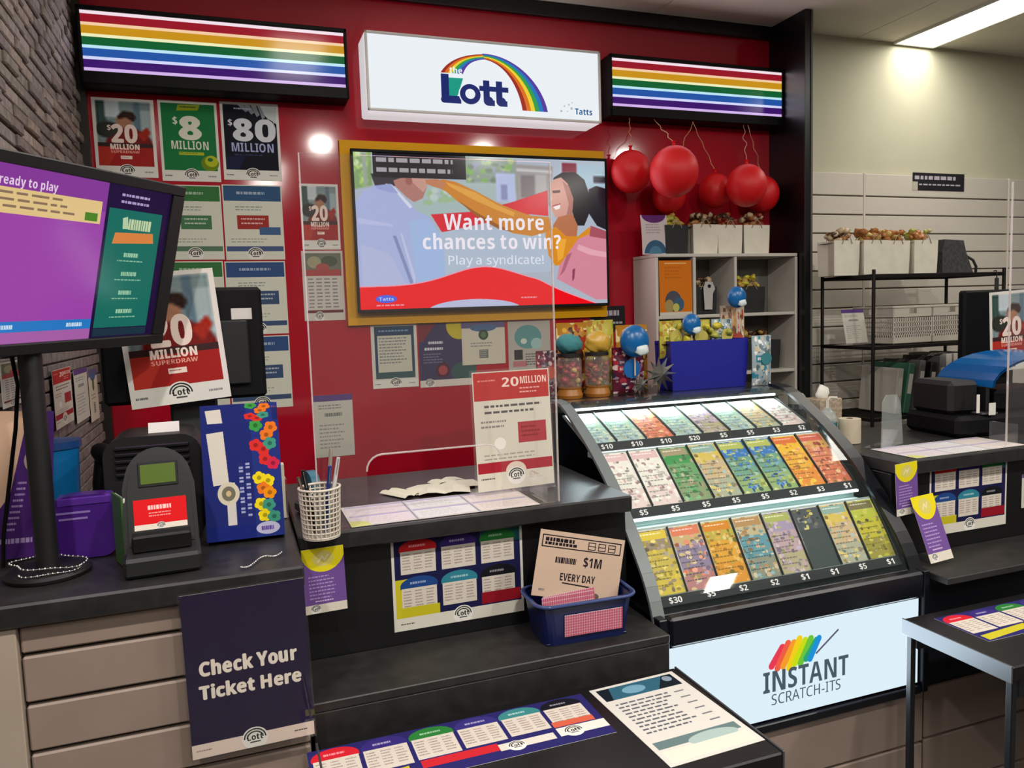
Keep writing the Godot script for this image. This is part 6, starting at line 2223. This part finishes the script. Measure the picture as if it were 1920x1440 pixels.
func build_merchandise() -> void:
	var white := grained("bag_paper", Color(0.88, 0.86, 0.79), 0.7, 0.05, 3.0)
	var black := grained("bag_black", Color(0.07, 0.075, 0.085), 0.6, 0.1, 3.0)
	# on top of the cube shelf
	var y := 1.7295
	gift_bag("black gift bag on the cube shelf, beside the purple-topped leaflet", Vector3(1.812, y, 0.105), 0.05, 0.115, 0.125, 0.09, black, [sweets(3), sweets(6), sweets(1)], "gift bags on the cube shelf", 11)
	gift_bag("white gift bag on the cube shelf next to the black one", Vector3(1.955, y, 0.110), 0.0, 0.125, 0.128, 0.09, white, [sweets(0), sweets(5), sweets(4)], "gift bags on the cube shelf", 12)
	gift_bag("middle white gift bag on the cube shelf", Vector3(2.088, y, 0.100), 0.0, 0.125, 0.128, 0.09, white, [sweets(0), sweets(2), sweets(5)], "gift bags on the cube shelf", 13)
	gift_bag("white gift bag on the cube shelf next to the black side panel", Vector3(2.225, y, 0.105), 0.0, 0.135, 0.128, 0.09, white, [sweets(2), sweets(0), sweets(4)], "gift bags on the cube shelf", 14)
	var lf := sheet("leaflet with a purple top leaning at the cube shelf's left corner", "leaflet", "rack_leaflet", 0.135, 0.165, Vector3(1.705, y + 0.083, 0.150), Vector3(-0.05, 0.1, 0.02), "", "leaflet", 0.004)
	# in the cubes
	sheet("orange card of jars propped in the cube shelf's left cell", "card", "orange_card", 0.158, 0.232, Vector3(1.7765, 1.585, 0.196), Vector3(-0.02, 0, 0), "", "display_card")
	gift_bag("black gift bag in the cube shelf's middle cell", Vector3(1.965, 1.4695, 0.085), 0.0, 0.120, 0.120, 0.09, black, [sweets(5), sweets(4)], "gift bags in the cubes", 15)
	var tg := thing("gift_tag", "white bottle-shaped tag hung on the middle cell's black bag", "tag", Vector3(1.975, 1.490, 0.142))
	part(tg, "tag_card", prism([Vector2(-0.020, 0), Vector2(0.018, 0), Vector2(0.022, 0.07), Vector2(0.034, 0.090), Vector2(0.020, 0.120), Vector2(-0.016, 0.122), Vector2(-0.026, 0.095)], 0.003), mat("tag_white", Color(0.70, 0.69, 0.67), 0.6))
	part(tg, "hole", lathe([[0.0, 0.0], [0.008, 0.0], [0.008, 0.002], [0.0, 0.002]], 12), matte_black(), Vector3(0.003, 0.102, 0.0016), Vector3(PI / 2, 0, 0))
	gift_bag("black gift bag in the cube shelf's upper right cell", Vector3(2.200, 1.4695, 0.090), 0.0, 0.150, 0.115, 0.10, black, [sweets(1), sweets(6), sweets(0)], "gift bags in the cubes", 16)
	gift_bag("dark gift bag of brown sweets in the cube shelf's second right cell", Vector3(2.240, 1.2125, 0.090), 0.0, 0.230, 0.130, 0.11, black, [sweets(0), sweets(5), sweets(1)], "gift bags in the cubes", 17)
	# on the display case: blue bag, jars, pouches
	var top := 1.2265
	var royal := mat("royal_blue_paper", Color(0.03, 0.06, 0.52), 0.5)
	gift_bag("large royal blue bag on top of the display case", Vector3(1.505, top, 0.790), 0.0, 0.300, 0.165, 0.10, royal, [sweets(3), sweets(6)], "", 18, "shopping_bag", false)
	for p in [["citrus-coloured packet standing in the royal blue bag's left end", 1.395, 0.770, "packet_citrus", 0.10, 0.20], ["yellow-green packet in the middle of the royal blue bag", 1.500, 0.775, "packet_citrus", 0.09, -0.12], ["pale frosted packet in the royal blue bag's right end", 1.600, 0.770, "packet_frost", 0.09, 0.10]]:
		pouch(p[0], Vector3(p[1], top + 0.105, p[2]), p[4], 0.125, p[3], Color(0.74, 0.70, 0.34), 40 + int(p[1] * 100), p[5])
	ball_pop("blue round lollipop sticking out of the royal blue bag", Vector3(1.450, top + 0.10, 0.815), 0.034, 0.118)
	pouch("red-flecked packet behind the royal blue bag's end", Vector3(1.680, top, 0.720), 0.100, 0.275, "packet_fleck", Color(0.66, 0.26, 0.20), 19)
	ball_pop("blue round lollipop above the red-flecked packet", Vector3(1.668, top + 0.18, 0.765), 0.036, 0.125)
	pouch("pale frosted packet with a teal disc at the case's right corner", Vector3(1.696, top, 0.860), 0.078, 0.170, "packet_frost", Color(0.20, 0.45, 0.48), 21)
	jar("jar of red sweets with a teal pompom lid", Vector3(1.000, top, 0.810), sweets(7), Color(0.22, 0.48, 0.50), true, 22)
	jar("jar of red sweets topped with a yellow packet", Vector3(1.098, top, 0.810), sweets(2), Color(0.74, 0.58, 0.20), false, 23)
	pouch("wine-coloured packet under the bright blue ball", Vector3(1.215, top, 0.800), 0.115, 0.150, "packet_berry", Color(0.04, 0.36, 0.62), 24)
	ball_pop("bright blue round lollipop over the wine-coloured packet", Vector3(1.222, top + 0.06, 0.835), 0.050, 0.112)
	foil_star("silver foil star against the royal blue bag", Vector3(1.300, top + 0.062, 0.862), 0.060)
	foil_star("small silver foil star at the case's front edge", Vector3(1.205, top + 0.036, 0.900), 0.035)
	pouch("tall citrus-coloured packet between the jars and the blue ball", Vector3(1.165, top, 0.690), 0.110, 0.240, "packet_citrus", Color(0.70, 0.62, 0.20), 25)
	pouch("honey-coloured packet behind the jars", Vector3(1.060, top, 0.700), 0.110, 0.235, "packet_honey", Color(0.36, 0.16, 0.10), 26)
	pouch("tall honey-coloured packet behind the royal blue bag", Vector3(1.290, top, 0.690), 0.120, 0.220, "packet_honey", Color(0.70, 0.62, 0.20), 27)
	pouch("berry-coloured packet lying by the jars at the case's left corner", Vector3(0.945, top, 0.760), 0.075, 0.150, "packet_berry", Color(0.70, 0.30, 0.20), 28)


func ball_pop(label: String, at: Vector3, r: float, stick: float) -> void:
	var t := thing("lollipop", label, "lollipop", at, 0.0, "blue lollipops on the display case")
	part(t, "stick", tube([Vector3(0, 0, 0), Vector3(0, stick, 0)], 0.003, 6), mat("white_plastic", Color(0.74, 0.71, 0.66), 0.45))
	part(t, "sweet", blob(r, r * 1.05, r * 0.7, 0.0, 1, 20, 14), mat("blue_sweet", Color(0.03, 0.36, 0.60), 0.3), Vector3(0, stick, 0))
	part(t, "wrapper_patch", blob(r * 0.5, r * 0.36, r * 0.25, 0.3, 4, 12, 8), mat("white_wrap", Color(0.80, 0.84, 0.84), 0.4), Vector3(r * 0.25, stick - r * 0.55, r * 0.52))


func pouch(label: String, at: Vector3, w: float, h: float, print_: String, disc: Color, seed_: int, turn := 0.0) -> void:
	var t := thing("sweets_pouch", label, "pouch", at, turn, "sweets pouches on the display case")
	var st := fresh()
	var nx := 10
	var ny := 12
	var nz := FastNoiseLite.new()
	nz.seed = seed_
	nz.frequency = 9.0
	for s in [-1.0, 1.0]:
		var g := func(i: int, j: int) -> Vector3:
			var u := float(i) / nx * 2.0 - 1.0
			var v := float(j) / ny
			var puff: float = (1.0 - u * u) * sin(PI * clampf(v * 1.12, 0.0, 1.0)) ** 0.6
			return Vector3(u * w / 2 * (1.0 - 0.06 * puff), v * h, s * (0.002 + 0.024 * puff + 0.010 * puff * nz.get_noise_2d(u + s, v)))
		for i in nx:
			for j in ny:
				var a: Vector3 = g.call(i, j)
				var b: Vector3 = g.call(i + 1, j)
				var c2: Vector3 = g.call(i + 1, j + 1)
				var d: Vector3 = g.call(i, j + 1)
				for v in ([a, c2, b, a, d, c2] if s > 0 else [a, b, c2, a, c2, d]):
					st.set_uv(Vector2(v.x / w + 0.5, 1.0 - v.y / h))
					st.add_vertex(v)
	st.index()
	st.generate_normals()
	var m := printed(print_, 0.28)
	part(t, "pouch_body", st.commit(), m, Vector3(0, 0.001, 0))
	part(t, "round_label", lathe([[0.0, 0.0], [w * 0.27, 0.0], [w * 0.27, 0.002], [0.0, 0.002]], 20), mat("disc_%d" % seed_, disc, 0.4), Vector3(0, h * 0.55, 0.027), Vector3(PI / 2, 0, 0))
	part(t, "crimped_seal", cbox(w * 0.98, 0.012, 0.003, 0.001), m, Vector3(0, h - 0.004, 0))


func jar(label: String, at: Vector3, fill: Material, lid: Color, pompom: bool, seed_: int) -> void:
	var t := thing("sweets_jar", label, "jar", at, 0.0, "jars of sweets on the display case")
	part(t, "foot_dish", lathe([[0.0, 0.0], [0.040, 0.0], [0.042, 0.010], [0.036, 0.028], [0.038, 0.034], [0.0, 0.034]], 24), mat("orange_dish", Color(0.60, 0.38, 0.12), 0.4))
	part(t, "glass_wall", lathe([[0.037, 0.034], [0.040, 0.040], [0.040, 0.120], [0.034, 0.130]], 24), glass("jar_glass", Color(0.9, 0.9, 0.9), 0.10))
	var r := RandomNumberGenerator.new()
	r.seed = seed_
	for k in 26:
		var a := r.randf() * TAU
		var q := r.randf_range(0.008, 0.030)
		part(t, "sweet", blob(0.011, 0.008, 0.010, 0.2, k, 8, 6), fill if k % 4 else sweets(k % 3), Vector3(cos(a) * q, 0.042 + 0.003 * k, sin(a) * q), Vector3(r.randf() * 3, r.randf() * 3, 0))
	part(t, "lid", lathe([[0.0, 0.131], [0.038, 0.131], [0.038, 0.142], [0.0, 0.145]], 24), mat("jar_lid", Color(0.10, 0.09, 0.09), 0.4))
	if pompom:
		part(t, "pompom", blob(0.042, 0.032, 0.036, 0.25, 5, 20, 12), mat("teal_pompom", lid, 0.8), Vector3(0, 0.172, 0))
	else:
		part(t, "packet", blob(0.046, 0.034, 0.024, 0.35, 6, 16, 10), mat("yellow_packet", lid, 0.35), Vector3(0.004, 0.172, 0))


func foil_star(label: String, at: Vector3, r: float) -> void:
	var st := fresh()
	var n := 11
	for k in n * 2:
		var a0 := TAU * k / (n * 2)
		var a1 := TAU * (k + 1) / (n * 2)
		var r0 := r if k % 2 == 0 else r * 0.45
		var r1 := r if k % 2 == 1 else r * 0.45
		var p := Vector3(cos(a0) * r0, sin(a0) * r0, 0.004 if k % 2 == 0 else -0.004)
		var q := Vector3(cos(a1) * r1, sin(a1) * r1, 0.004 if k % 2 == 1 else -0.004)
		var c := Vector3(0, 0, r * 0.3)
		var nn := (p - c).cross(q - c).normalized()
		tri(st, c, p, q, nn if nn.z > 0 else -nn)
		tri(st, Vector3(0, 0, -0.008), p, q, Vector3(0, 0, -1))
	var t := thing("foil_star", label, "decoration", at, 0.0, "foil stars on the display case")
	part(t, "points", st.commit(), mat("silver_foil", Color(0.62, 0.62, 0.60), 0.25, 0.8))
	part(t, "stem", tube([Vector3(0, 0, -0.006), Vector3(0, -at.y + 1.2275, -0.006)], 0.002, 6), mat("dark_steel", Color(0.12, 0.105, 0.10), 0.45, 0.5))
